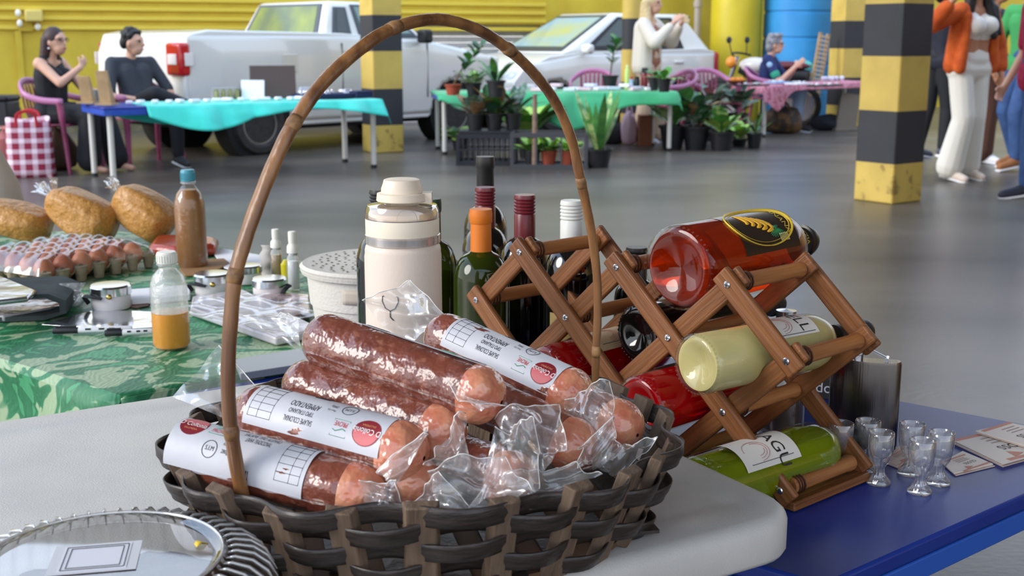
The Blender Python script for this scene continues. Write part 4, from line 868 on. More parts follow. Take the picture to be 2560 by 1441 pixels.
# the others at the right edge
BR = P(2560, 492); BR.z = 0
human('person', 'person in a crimson shirt and blue jeans at the right edge', (BR.x + .03, BR.y, 0), math.radians(178),
      dict(pel=(0, 0, .93), che=(.02, 0, 1.26), nek=(.02, 0, 1.43), head=(.05, 0, 1.60), elR=(.02, -.26, 1.03), wrR=(.14, -.25, .80), elL=(.02, .29, 1.06), wrL=(.10, .29, .82), knR=(-.04, -.1, .50), anR=(-.16, -.1, .14), knL=(.06, .1, .50), anL=(.06, .1, .10)),
      mskin, pm('shirt_crimson', (164, 34, 70), .8), mjean, pm('sneaker_navy', (36, 38, 54), .6), sleeve=.8, hair=short_g, hairm=mhair_k, tail=.08, topname='t_shirt')
BG = P(2532, 428); BG.z = 0
human('person', 'person in a green shirt and brown boots behind the crimson shirt', (BG.x + .08, BG.y + .1, 0), math.radians(200),
      dict(pel=(0, 0, .95), che=(.02, 0, 1.28), nek=(.02, 0, 1.45), head=(.05, 0, 1.62), elR=(.08, -.28, 1.08), wrR=(.24, -.2, .95), elL=(.04, .3, 1.06), wrL=(.14, .28, .84), knR=(.1, -.1, .52), anR=(-.05, -.1, .13), knL=(.16, .1, .52), anL=(.12, .1, .12)),
      mskin2, pm('shirt_green', (60, 150, 84), .8), mjean, pm('boot_brown', (152, 98, 56), .7), sleeve=.8, hair=short_g, hairm=mhair_b, tail=.06, topname='t_shirt')
BB = P(2462, 408); BB.z = 0
human('person', 'person in brown wide trousers half hidden behind the woman in orange', (BB.x + .02, BB.y + .1, 0), math.radians(-40),
      dict(pel=(0, 0, .93), che=(.0, 0, 1.26), nek=(.0, 0, 1.42), head=(.03, 0, 1.58), elR=(.0, -.26, 1.02), wrR=(.12, -.22, .82), elL=(.0, .26, 1.02), wrL=(.12, .22, .82), knR=(.04, -.09, .5), anR=(.0, -.1, .1), knL=(.0, .1, .5), anL=(-.1, .1, .1)),
      mskin2, mdk2, pm('trousers_brown', (84, 52, 40), .8), mwht, sleeve=1.6, hair=longhair, hairm=mhair_b, flare=.06, fem=True)
BN = P(2336, 398); BN.z = 0
human('person', 'person in dark navy clothes behind the nearest striped pillar', (BN.x + .02, BN.y + .1, 0), math.radians(20),
      dict(pel=(0, 0, .93), che=(.0, 0, 1.26), nek=(.0, 0, 1.42), head=(.03, 0, 1.58), elR=(.04, -.26, 1.03), wrR=(.2, -.2, .92), elL=(.0, .26, 1.02), wrL=(.12, .22, .82), knR=(.06, -.09, .5), anR=(.04, -.1, .1), knL=(-.02, .1, .5), anL=(-.12, .1, .1)),
      mskin2, mdk2, mblk, pm('shoe_grey', (70, 76, 92), .6), sleeve=1.6, hair=short_g, hairm=mhair_k, flare=.01)
# ================================================================ foreground tables
ZW, ZB = HC - .435, HC - .52                              # tops of the white and the blue table
AZ = math.radians(30.8); WF = V(math.cos(AZ), math.sin(AZ), 0); WNn = V(-math.sin(AZ), math.cos(AZ), 0)
WA_ = V(.2685, 1.0565, 0) + WF*.018                                 # near right corner of the white table
LW, WW = 1.8, .693
def rrect(L, W, inset, r, n=7):
    a, b = L/2 - inset, W/2 - inset; r = max(.004, r - inset); out = []
    for cx, cy, a0 in ((a-r, b-r, 0), (-a+r, b-r, PI/2), (-a+r, -b+r, PI), (a-r, -b+r, 1.5*PI)):
        out += [(cx + r*math.cos(a0 + PI/2*k/n), cy + r*math.sin(a0 + PI/2*k/n)) for k in range(n+1)]
    return out
def loft(mb, rings):
    n = len(rings[0][0]); k0 = len(mb.v)
    for poly, z in rings: mb.v += [(x, y, z) for x, y in poly]
    for j in range(len(rings)-1):
        for i in range(n): mb.f.append((k0 + j*n+i, k0 + j*n+(i+1) % n, k0 + (j+1)*n+(i+1) % n, k0 + (j+1)*n+i))
    mb.f.append(tuple(k0 + i for i in range(n))[::-1]); mb.f.append(tuple(k0 + (len(rings)-1)*n + i for i in range(n)))
cw = WA_ - WF*LW/2 + WNn*WW/2
wt = thing('folding_table', 'white plastic folding table with rounded corners, under the salami basket', 'table', (cw.x, cw.y, 0), AZ)
mwp = pm('plastic_white', (198, 195, 190), .42, c2=(190, 187, 183), nscale=14, bump=.1, bscale=500)
b = MB(); loft(b, [(rrect(LW, WW, i_, .055), ZW + z_) for i_, z_ in ((.012, -.045), (.003, -.043), (0, -.038), (0, -.012), (.002, -.006), (.007, -.0015), (.014, 0), (.05, .0), (.056, -.0012), (.066, -.0012))])
obj('tabletop', b, mwp, wt, smooth=60)
b = MB(); loft(b, [(rrect(LW, WW, .03, .04), ZW - .055), (rrect(LW, WW, .03, .04), ZW - .042)]); obj('underside', b, pm('plastic_grey', (150, 150, 150), .6), wt)
for sx_ in (-1, 1):
    b = MB(); b.tube([(sx_*.62, -.25, 0), (sx_*.62, -.25, ZW - .06), (sx_*.62, .25, ZW - .06), (sx_*.62, .25, 0)], .0125, 10); obj('leg', b, pm('steel_grey', (120, 122, 126), .4, metal=.7), wt)
    b = MB(); b.cyl((sx_*.62, -.25, .2), (sx_*.62, .25, .2), .009, n=8); obj('crossbar', b, MATS['steel_grey'], wt)
    b = MB(); b.cyl((sx_*.60, 0, .35), (sx_*.2, 0, ZW - .06), .008, n=8); obj('brace', b, MATS['steel_grey'], wt)
# blue table at the right: short front edge towards the camera, long side along the rack
BS = V(-.78, -.626, 0).normalized(); BL = V(-.78, .626, 0).normalized()
def isect(p, d, q, e):
    k = d.x*e.y - d.y*e.x; t = ((q.x-p.x)*e.y - (q.y-p.y)*e.x)/k; return p + d*t
n0, n1 = P(2560, 1240, ZB), P(2110, 1441, ZB); f0, f1 = P(2240, 1000, ZB), P(2560, 1060, ZB)
BS = (n1 - n0).normalized(); BL = (f0 - f1).normalized(); C1 = isect(n0, BS, f0, BL); C1.z = 0
def bq(a, b): return C1 + BS*a + BL*b                      # a along the front edge, b along the long side
BT = thing('folding_table', 'blue metal table with scratched edge under the wine rack and tasting glasses', 'table', (C1.x, C1.y, 0), 0, 'low blue metal tables')
def quadslab(mb, pts, z0, z1):
    mb.add([(p.x - C1.x, p.y - C1.y, z) for z in (z0, z1) for p in pts], [(3,2,1,0), (4,5,6,7), (0,1,5,4), (1,2,6,5), (2,3,7,6), (3,0,4,7)])
BLEN, BWID = 1.03, .66
b = MB(); quadslab(b, [bq(0, 0), bq(BWID, 0), bq(BWID, BLEN), bq(0, BLEN)], ZB - .02, ZB); obj('tabletop', b, pm('table_blue_top', (30, 52, 132), .36, c2=(26, 46, 122), nscale=5, spec=.3), BT, bevel=.004)
mscr = pm('apron_scratched', (36, 84, 172), .4, c2=(120, 150, 190), nscale=16, contrast=(.66, .74), detail=8)
for p0, p1 in (((0, 0), (BWID, 0)), ((0, 0), (0, BLEN)), ((BWID, 0), (BWID, BLEN)), ((0, BLEN), (BWID, BLEN))):
    p, q = bq(*p0), bq(*p1); m_ = bq(BWID/2, BLEN/2); ins = (m_ - (p+q)/2).normalized()*.012
    b = MB(); quadslab(b, [p, q, q + ins, p + ins], ZB - .046, ZB - .0205); obj('apron', b, mscr, BT, bevel=.002)
for a_, b_ in ((.06, .06), (BWID - .06, .06), (.06, BLEN - .06), (BWID - .06, BLEN - .06)):
    p = bq(a_, b_) - C1; b = MB(); b.cyl((p.x, p.y, .03), (p.x, p.y, ZB - .02), .021, n=14); g = obj('leg', b, mleg, BT); b = MB(); b.cyl((p.x, p.y, 0), (p.x, p.y, .032), .025, n=14); obj('foot', b, mblack, g)
# table under the green damask cloth, continuing the line of the blue one
GT = thing('folding_table', 'table hidden under the green damask cloth', 'table', (C1.x, C1.y, 0), 0, 'low blue metal tables')
G0, G1_, GA0, GA1 = 1.06, 2.75, -.22, .73
b = MB(); quadslab(b, [bq(GA0 + .01, G0 + .02), bq(GA1 - .025, G0 + .02), bq(GA1 - .025, G1_), bq(GA0 + .01, G1_)], ZB - .03, ZB - .004); obj('tabletop', b, mtop, GT)
for a_, b_ in ((GA0 + .06, G0 + .06), (GA1 - .06, G0 + .06), (GA0 + .06, G1_ - .06), (GA1 - .06, G1_ - .06)):
    p = bq(a_, b_) - C1; b = MB(); b.cyl((p.x, p.y, .0), (p.x, p.y, ZB - .03), .021, n=14); obj('leg', b, mleg, GT)
def damask():
    m = bpy.data.materials.new('damask'); m.use_nodes = True; nt = m.node_tree; n = nt.nodes; l = nt.links; bs = n['Principled BSDF']; bs.inputs['Roughness'].default_value = .5
    t = n.new('ShaderNodeTexCoord'); nz = n.new('ShaderNodeTexNoise'); nz.inputs['Scale'].default_value = 9; nz.inputs['Detail'].default_value = 2; nz.inputs['Distortion'].default_value = 2.2
    r = n.new('ShaderNodeValToRGB'); e = r.color_ramp.elements; e[0].position = .47; e[0].color = (*lin((150, 172, 136)), 1); e[1].position = .49; e[1].color = (*lin((40, 118, 76)), 1)
    e2 = r.color_ramp.elements.new(.60); e2.color = (*lin((34, 104, 66)), 1); e3 = r.color_ramp.elements.new(.615); e3.color = (*lin((64, 146, 98)), 1)
    l.new(t.outputs['Object'], nz.inputs['Vector']); l.new(nz.outputs[0], r.inputs[0]); l.new(r.outputs[0], bs.inputs['Base Color'])
    wv = n.new('ShaderNodeTexWave'); wv.inputs['Scale'].default_value = 30; wv.inputs['Distortion'].default_value = 12; l.new(t.outputs['Object'], wv.inputs['Vector'])
    q = n.new('ShaderNodeBump'); q.inputs['Strength'].default_value = .15; q.inputs['Distance'].default_value = .003; l.new(wv.outputs[0], q.inputs['Height']); l.new(q.outputs[0], bs.inputs['Normal']); MATS['damask'] = m; return m
mdam = damask()
def gcl(u, v):
    a = GA0 + (GA1 - GA0 + .14)*u; bb = G0 + .0 + (G1_ - G0)*v; z = ZB + .0015
    over = a - GA1
    if over > 0: p = bq(GA1 + .004 + .012*math.sin(v*26)*min(1, over/.06), bb); z -= over
    else: p = bq(a, bb); z += .0012*math.sin(23*u)*math.sin(17*v)
    return (p.x, p.y, z)
b = MB(); b.grid(60, 60, gcl)
def gend(u, v):                                            # short end that hangs down towards the blue table
    p = bq(GA0 + (GA1 - GA0)*u, G0 - .003 - .006*math.sin(u*19)*v); return (p.x, p.y, ZB + .0015 - .13*v)
b.grid(40, 8, gend)
o = obj('damask_tablecloth', b, mdam, smooth=40, solid=.0016); tag(o, 'green leaf patterned damask cloth on the table at the left', 'tablecloth')
ZG = ZB + .0045
def gp(px, py): return P(px, py, ZG)
# ---- bottles of honey and juice
mclear = film('clear_plastic', (.97, .98, .96), haze=.03, gloss=.10, bump=.1, bscale=60, rough=.04)
def liquid_bottle(name, label, p, r, h, fill, liqm, capm, capr, seal=None):
    t = thing(name, label, 'bottle', p)
    sh = [(r*.9, .001), (r, .006), (r, h*.60), (r*.96, h*.68), (r*.8, h*.76), (r*.5, h*.82), (capr*.9, h*.84), (capr*.9, h*.9)]
    b = MB(); b.lathe(sh, 32); obj('shell', b, mclear, t)
    ri = r*.965; b = MB(); pr = [(ri*.9, .003), (ri, .008)]
    top = h*fill
    for rr, zz in sh[2:]:
        if zz < top: pr.append((rr*.965, zz))
    if fill < .6: b2 = MB(); b2.lathe([(r*.955, top + .001)] + [(q[0]*.96, q[1]) for q in sh[2:6] if q[1] > top + .002], 32); obj('residue', b2, film('residue_film', (1, 1, 1), .30, .1, .4, 90, rough=.3), t)
    rt = ri if top <= h*.6 else ri*max(.4, 1 - (top - h*.6)/(h*.22)*.5)
    pr += [(rt, top), (0, top)]; b.lathe(pr, 32); obj('liquid', b, liqm, t)
    b = MB(); b.lathe([(capr, h*.885), (capr*1.02, h*.89), (capr*1.02, h*.985), (capr*.9, h), (0, h)], 28); c_ = obj('cap', b, capm, t)
    for k in range(24):
        a = k*PI/12; b = MB(); b.box((capr*1.03*math.cos(a), capr*1.03*math.sin(a), h*.935), (.0016, .0016, h*.07), rz=a); obj('cap_ridge', b, capm, c_)
    if seal: b = MB(); b.lathe([(capr*.95, h*.86), (capr*1.1, h*.865), (capr*1.1, h*.88), (capr*.95, h*.885)], 24); obj('neck_ring', b, seal, t)
    return t
p = gp(430, 868); liquid_bottle('honey_bottle', 'small clear bottle one third full of bright orange yellow liquid', p, .0318, .166, .375, pm('honey_yellow', (226, 146, 4), .3, sss=.05), pm('cap_white', (228, 226, 216), .4), .0165, film('neck_clear', (1, 1, 1), .12))
p = gp(482, 668); liquid_bottle('brown_juice_bottle', 'tall bottle of brown juice with a blue cap', p, .0352, .226, .80, pm('juice_brown', (152, 96, 30), .35, c2=(130, 78, 26), nscale=6, sss=.1), pm('cap_teal', (70, 148, 166), .4), .016, MATS['neck_clear'])
# ---- bags of manioc flour
mflour = pm('flour_bag', (192, 140, 72), .5, c2=(168, 116, 54), nscale=150, bump=.7, bscale=45, coat=.15)
def flour(label, px, py, w_, d_, h_, tilt, yaw, seed):
    rn = random.Random(seed); ph = [rn.uniform(0, 6) for _ in range(6)]; p = P(px, py, ZG); t = thing('flour_bag', label, 'bag', p, yaw, 'bags of manioc flour'); b = MB()
    def fn(u, v):
        a = u*2*PI; s = math.sin(PI*v)**.17 if 0 < v < 1 else 0; k = 1 + .05*math.sin(3*a + ph[0] + 5*v) + .03*math.sin(7*a + 3*v + ph[1])
        x = (v - .5)*w_; y = d_/2*s*k*math.copysign(abs(math.cos(a))**.65, math.cos(a)); z = h_/2*s*k*math.copysign(abs(math.sin(a))**.65, math.sin(a))*(1.0 + .3*(v-.5))
        return (x, y, z)
    b.grid(36, 22, fn, cu=True)
    T = TR(0, 0, 0, ry=tilt); zm = min((T @ Vector(v)).z for v in b.v); b.v = [tuple(T @ Vector(v) + V(0, 0, -zm)) for v in b.v]
    obj('sack', b, mflour, t, smooth=180)
    e = T @ V(-w_*.5, 0, 0) + V(0, 0, -zm); b = MB(); dirn = (T.to_3x3() @ V(-1, -.5, .3)).normalized()
    for k in range(5):
        dd = (dirn + V(rn.uniform(-.6, .6), rn.uniform(-.6, .6), rn.uniform(-.3, .6))).normalized(); b.grid(3, 4, lambda u, v: tuple(e + dd*.05*v + V(.0, .018*(u-.5)*(1+v), .012*math.sin(9*v + k)*(u-.3))))
    obj('tied_end', b, film('bag_film', (1, 1, 1), .45, .3, .6, 40), t, smooth=180); return t
flour('bag of yellow manioc flour next to the brown juice bottle', 366, 606, .165, .12, .105, .62, -.35, 1)
flour('middle bag of yellow manioc flour of the three', 212, 608, .185, .13, .105, .48, -.3, 2)
flour('bag of yellow manioc flour at the left edge behind the eggs', 40, 606, .19, .13, .085, .28, -.2, 3)
# ---- egg tray
pe = P(112, 722, ZG); e1 = (P(395, 662, ZG) - pe).normalized(); ey = math.atan2(e1.y, e1.x); NX, NY, PT = 6, 5, .0485
tr_ = thing('egg_tray', 'grey cardboard egg tray wrapped in clear film', 'egg tray', pe, ey)
mtray = pm('pulp', (150, 136, 112), .95, c2=(132, 118, 94), nscale=30, bump=.4, bscale=90)
b = MB(); NU, NV = 61, 51
def tray(u, v):
    x, y = u*NX*PT, v*NY*PT; c = math.cos(2*PI*x/PT)*math.cos(2*PI*y/PT); d = .5*(math.cos(2*PI*x/PT) + math.cos(2*PI*y/PT))
    return (x, y, .020 + .016*d + .002*c)
b.grid(NU, NV, tray); obj('tray', b, mtray, tr_, smooth=180, solid=.002)
for k in range(NX + 1):                                    # outer bulges of the cups along the two visible sides
    b = MB(); b.lathe([(.010, 0), (.013, .02), (.016, .034)], 12, TR(k*PT, 0, 0)); obj('cup_post', b, mtray, tr_)
for k in range(1, NY + 1):
    b = MB(); b.lathe([(.010, 0), (.013, .02), (.016, .034)], 12, TR(0, k*PT, 0)); obj('cup_post', b, mtray, tr_)
em = []
for k, c_ in enumerate(((188, 112, 72), (198, 126, 88), (174, 96, 62))):
    b = MB(); b.lathe([(.0225*math.sin(PI*j/14)**.92 if 0 < j < 14 else 0, .0285*(1 - math.cos(PI*j/14)) - (.002 if j > 7 else 0)) for j in range(15)], 20); em.append(mesh('egg', b, pm('egg%d' % k, c_, .45, c2=tuple(x-10 for x in c_), nscale=60), 180))
RT = Matrix.Translation(pe) @ Matrix.Rotation(ey, 4, 'Z'); nth = ['first', 'second', 'third', 'fourth', 'fifth', 'sixth']
for j in range(NY):
    for i in range(NX):
        o = obj('egg', em[(i*2 + j) % 3], None); o.matrix_world = RT @ TR((i + .5)*PT, (j + .5)*PT, .0045 + .001*((i*3 + j) % 3), rx=.06*((i % 3) - 1), ry=.05*((j % 3) - 1))
        tag(o, 'brown egg, %s from the left in the %s row of the tray' % (nth[i], 'front' if j == 0 else nth[j]), 'egg', 'brown eggs in the tray')
mwrap = film('cling_film', (1, 1, 1), .03, .15, .7, 9, rough=.12)
b = MB()
def wrap(u, v):
    x, y = -.02 + u*(NX*PT + .03), -.016 + v*(NY*PT + .03); ed = min(u, 1-u, v, 1-v); k = min(1, ed/.09)
    return (x, y, .030 + .034*k**.6 + .003*math.sin(31*u + 9*v)*k + .002*math.sin(47*v - 13*u)*k)
b.grid(50, 42, wrap); o = obj('cling_film', b, mwrap, smooth=180); o.matrix_world = RT; tag(o, 'crinkled clear film stretched over the eggs', 'film')
# ---- small things
def flat(name, label, cat, pts, h, mat, bevel=.001, z=ZG, parts=None, grp=None):
    """low slab whose outline is given in pixels on the cloth"""
    ps = [P(x, y, z) for x, y in pts]; c = sum(ps, Vector())/len(ps); t = thing(name, label, cat, c, 0, grp)
    b = MB(); b.prism([(q.x - c.x, q.y - c.y) for q in ps], 0, h); obj('slab', b, mat, t, bevel=bevel); return t, c
mfoil = pm('foil_grey', (176, 178, 184), .16, metal=.85, bump=.3, bscale=14)
mcream2 = pm('jar_white', (220, 214, 212), .4)
def tin(label, px, py, w, ribbon=True, yaw=0):
    p = gp(px, py); t_ = depth(p); r = w*t_/6000; t = thing('lidded_tin', label, 'tin', p + V(0, r*.8, 0), yaw); h = r*1.18
    b = MB(); b.lathe([(r*.9, 0), (r*.94, .003), (r*.94, h*.62), (0, h*.62)], 28); obj('jar', b, mcream2, t)
    b = MB(); b.lathe([(r*.96, h*.58), (r, h*.6), (r, h*.92), (r*.93, h), (r*.5, h*1.01), (0, h*1.01)], 28); obj('lid', b, pm('lid_silver', (208, 210, 212), .18, metal=1), t)
    if ribbon:
        b = MB(); b.tube(bez([(-r*1.05, -r*.2, h*.2), (-r*1.2, -r*.4, h*.55), (-r*.7, -r*.95, h*.62), (-r*.1, -r*1.04, h*.56)], 5), .0045, 6, flat=.3); obj('ribbon', b, mblk, t)
        b = MB(); b.ell((r*.25, -r*1.02, h*.62), (.006, .004, .005)); obj('charm', b, pm('charm_gold', (190, 160, 90), .3, metal=1), t)
    return t
tin('white tin with silver lid and black ribbon in front of the egg tray', 266, 778, 102)
tin('white tin with silver lid between the juice bottle and bamboo handle', 524, 744, 94)
tin('white tin with silver lid behind the bamboo handle', 612, 712, 76, False)
tin('clear wrapped tin with black ribbon right of the bamboo handle', 668, 752, 88, True, 2.2)
def vial(label, px, py, top, w, liq, name='spray_vial'):
    p = gp(px, py); t_ = depth(p); r = w*t_/6000; h = (py - top)*t_/3000/.98; t = thing(name, label, 'vial', p)
    b = MB(); b.lathe([(r*.9, 0), (r, .003), (r, h*.55), (r*.7, h*.62), (r*.7, h*.66)], 20); obj('glass', b, film('vial_glass', (.97, .98, .97), .12, .2, 0), t)
    b = MB(); b.lathe([(r*.82, .003), (r*.85, .006), (r*.85, h*.5), (0, h*.5)], 20); obj('liquid', b, liq, t)
    b = MB(); b.lathe([(r*.82, h*.60), (r*.82, h*.64), (0, h*.64)], 20); obj('collar', b, msil, t)
    b = MB(); b.lathe([(r*.88, h*.64), (r*.9, h*.66), (r*.86, h*.75), (r*.55, h*.8), (r*.62, h*.84), (r*.62, h*.99), (r*.5, h), (0, h)], 20); obj('pump', b, pm('pump_white', (232, 226, 216), .35), t); return t
vial('golden spray vial with white pump', 693, 700, 574, 30, pm('vial_gold', (140, 108, 40), .2)); vial('milky white spray vial with white pump', 735, 726, 580, 32, pm('vial_milk', (214, 212, 214), .4))
b = MB(); b.lathe([(.012, 0), (.013, .04), (.006, .05), (0, .05)], 16); o = obj('oil_vial', b, pm('oil_yellow', (190, 176, 40), .15)); o.location = gp(718, 706); tag(o, 'small bottle of yellow oil between the two spray vials', 'vial')
p = gp(668, 694); t = thing('corrugated_card', 'grey wavy edged card standing behind the golden vial', 'card', p, -.1); b = MB(); b.grid(3, 14, lambda u, v: ((u - .5)*(.036 - .014*v) + .003*math.sin(v*16), .004*math.sin(v*9), .072*v)); obj('sheet', b, pm('card_grey', (176, 170, 166), .7), t, solid=.0015)
def pen(label, a, b_, zoff=.0):
    p, q = P(a[0], a[1], ZG + .006), P(b_[0], b_[1], ZG + .006); d = (q - p); t = thing('marker_pen', label, 'pen', (p.x, p.y, ZG), math.atan2(d.y, d.x), 'white marker pens'); L = d.length
    b = MB(); b.lathe([(.0052, 0), (.006, .002), (.006, L*.32), (0, L*.32)], 14, TR(0, 0, .0062, ry=PI/2)); c_ = obj('cap', b, mblack, t); b = MB(); b.box((L*.17, 0, .0135), (L*.26, .003, .0025)); obj('clip', b, mblack, c_)
    b = MB(); b.lathe([(.0056, L*.31), (.0056, L*.97), (.004, L), (0, L)], 14, TR(0, 0, .0062, ry=PI/2)); obj('barrel', b, mwht, t)
    for k in (.45, .62, .75): b = MB(); b.box((L*k, -.0052, .0085), (L*.07, .0012, .003)); obj('print', b, mblack, t)
pen('white marker pen with black cap at the left of the cloth', (132, 828), (330, 822)); pen('white marker pen lying in front of the orange bottle', (262, 834), (398, 828))
flat('foil_sheet', 'shiny foil sheet on the green cloth behind the pens', 'foil', [(104, 813), (240, 776), (410, 782), (420, 818), (300, 826)], .0015, pm('foil_bright', (214, 216, 222), .10, metal=.9, bump=.15, bscale=9))
flat('brown_paper', 'crumpled sheet of brown paper under the juice bottle', 'paper', [(448, 676), (470, 655), (560, 650), (575, 662), (520, 690), (462, 692)], .004, pm('kraft', (150, 112, 72), .8))
flat('red_packet', 'flat red packet behind the brown juice bottle', 'packet', [(372, 642), (392, 616), (500, 612), (548, 624), (540, 640), (440, 650)], .03, pm('packet_red', (168, 60, 36), .3, bump=.6, bscale=18, coat=.4), .012)
flat('white_box', 'flat white sheet at the far edge of the damask table', 'paper', [(532, 634), (560, 624), (700, 650), (660, 698), (560, 672)], .003, mpap)
flat('soap_bars', 'white paper bars lying behind the orange bottle', 'soap', [(312, 752), (318, 738), (470, 726), (476, 738), (476, 752), (330, 764)], .012, mpap, .002)
flat('dark_card', 'brown card next to the white tin', 'card', [(312, 766), (330, 756), (372, 756), (372, 766), (340, 772)], .002, pm('card_brown', (132, 96, 80), .6))
mpack = pm('packet_white', (206, 202, 206), .35, c2=(176, 168, 176), nscale=18, bump=.5, bscale=16, coat=.6)
t, c = flat('foil_wrapped_box', 'flat white box in clear crinkled wrap in front of the tins', 'box', [(476, 790), (482, 760), (610, 742), (780, 830), (770, 850), (690, 866)], .016, mpack, .004)
b = MB(); b.grid(26, 22, lambda u, v: ((u-.5)*.20, (v-.5)*.26, .019 + .006*abs(math.sin(9*u + 7*v)) + .004*math.sin(17*v - 5*u))); obj('wrapping', b, mwrap, t, smooth=180, M=TR(rz=.9))
t, c = flat('photo_packet', 'brown and pink printed packet in clear wrap behind the white box', 'packet', [(600, 770), (660, 745), (776, 752), (776, 800), (720, 812)], .014, pm('packet_print', (120, 92, 96), .25, c2=(206, 180, 184), nscale=16, contrast=(.5, .56), coat=.8, bump=.5, bscale=20), .004)
t, c = flat('metal_case', 'flat grey metal case with a dark edge at the corner of the damask table', 'case', [(588, 916), (876, 868), (940, 884), (900, 906), (602, 952)], .012, pm('case_grey', (140, 144, 150), .35), .001, z=ZG)
# dark folded cloth and packets at the left edge
p = gp(40, 790); t = thing('folded_cloth', 'dark grey green folded cloth at the left edge of the damask table', 'cloth', p, .2)
b = MB(); pr = [(-.28, .0), (.06, .0), (.10, .012), (.10, .036), (.07, .05), (-.28, .05), (-.28, .043), (.065, .043), (.088, .034), (.088, .014), (.06, .009), (-.28, .009)]; side_prism(b, pr, -.05, .13); obj('roll', b, pm('cloth_slate', (62, 72, 72), .85, c2=(50, 58, 60), nscale=20), t, smooth=60)
flat('clear_packet', 'clear wrapped packet under the dark folded cloth', 'packet', [(-60, 800), (10, 806), (165, 778), (120, 762), (-60, 772)], .012, pm('packet_clear', (168, 166, 170), .2, bump=.4, bscale=20, coat=.7), .003)
t, c = flat('foil_pouch', 'silver foil pouch lying on the dark folded cloth', 'pouch', [(-60, 772), (70, 756), (92, 738), (0, 700), (-60, 700)], .010, mfoil, .004, z=ZG + .052)
p = gp(186, 770); t = thing('clear_pouch', 'small clear plastic pouch left of the white tin', 'pouch', p, .3); b = MB(); b.ell((0, 0, .018), (.022, .012, .018)); obj('pouch', b, film('pouch_film', (1, 1, 1), .3, .3, .8, 40), t, smooth=180)
b = MB(); b.grid(5, 5, lambda u, v: ((u-.5)*(.03 + .02*v), .004*math.sin(6*u), .034 + .016*v)); obj('seal', b, MATS['pouch_film'], t, smooth=180)
bc = K(4, 545, 3.5); t = thing('beige_sack', 'tall beige cloth sack at the left edge behind the flour', 'sack', (bc.x - .03, bc.y, 0)); b = MB(); b.lathe([(.10, 0), (.13, .05), (.12, .5), (.085, .72), (.05, .80), (.03, .84), (.05, .88), (0, .885)], 22); obj('sack', b, pm('sack_beige', (196, 184, 170), .9, bump=.4, bscale=14), t); b = MB(); b.lathe([(.034, .83), (.038, .84), (.034, .85)], 16); obj('tie', b, mcard, t)
# ---- white perforated basket
wb = K(948, 652, 2.02); wbp = V(wb.x, wb.y, ZG)
t = thing('plastic_basket', 'white plastic basket with a perforated lid behind the cream flask', 'basket', wbp, .2)
mbk = pm('basket_white', (206, 200, 190), .5, bump=.15, bscale=200); hb_ = wb.z - ZG
b = MB(); b.lathe([(.098, 0), (.102, .004), (.114, hb_*.55), (.117, hb_*.56), (.121, hb_*.88), (.130, hb_*.9), (.132, hb_*.94), (.118, hb_*.95), (.1, .01), (0, .01)], 48); obj('tub', b, mbk, t)
for s in (-1, 1):
    a = -1.95 if s < 0 else 1.2; b = MB(); b.grid(9, 4, lambda u, v: (.1194*math.cos(a + (u-.5)*.46), .1194*math.sin(a + (u-.5)*.46), hb_*(.66 + .16*v))); obj('handle_slot', b, pm('slot_shade', (186, 172, 158), .6), t, solid=.0015)
b = MB(); b.lathe([(.131, hb_*.94), (.133, hb_*.97), (.128, hb_), (.118, hb_*.99), (.05, hb_*1.0), (0, hb_*1.0)], 48); lid = obj('lid', b, mbk, t)
hm = MB(); hm.lathe([(.0022, 0), (.0022, .0008)], 6); hmm = mesh('hole', hm, pm('hole_dark', (120, 114, 106), .8))
for k in range(150):
    a = k*2.39996; r = .0093*math.sqrt(k + .5); obj('hole', hmm, None, lid, M=TR(r*math.cos(a), r*math.sin(a), hb_*1.0 - .0003))
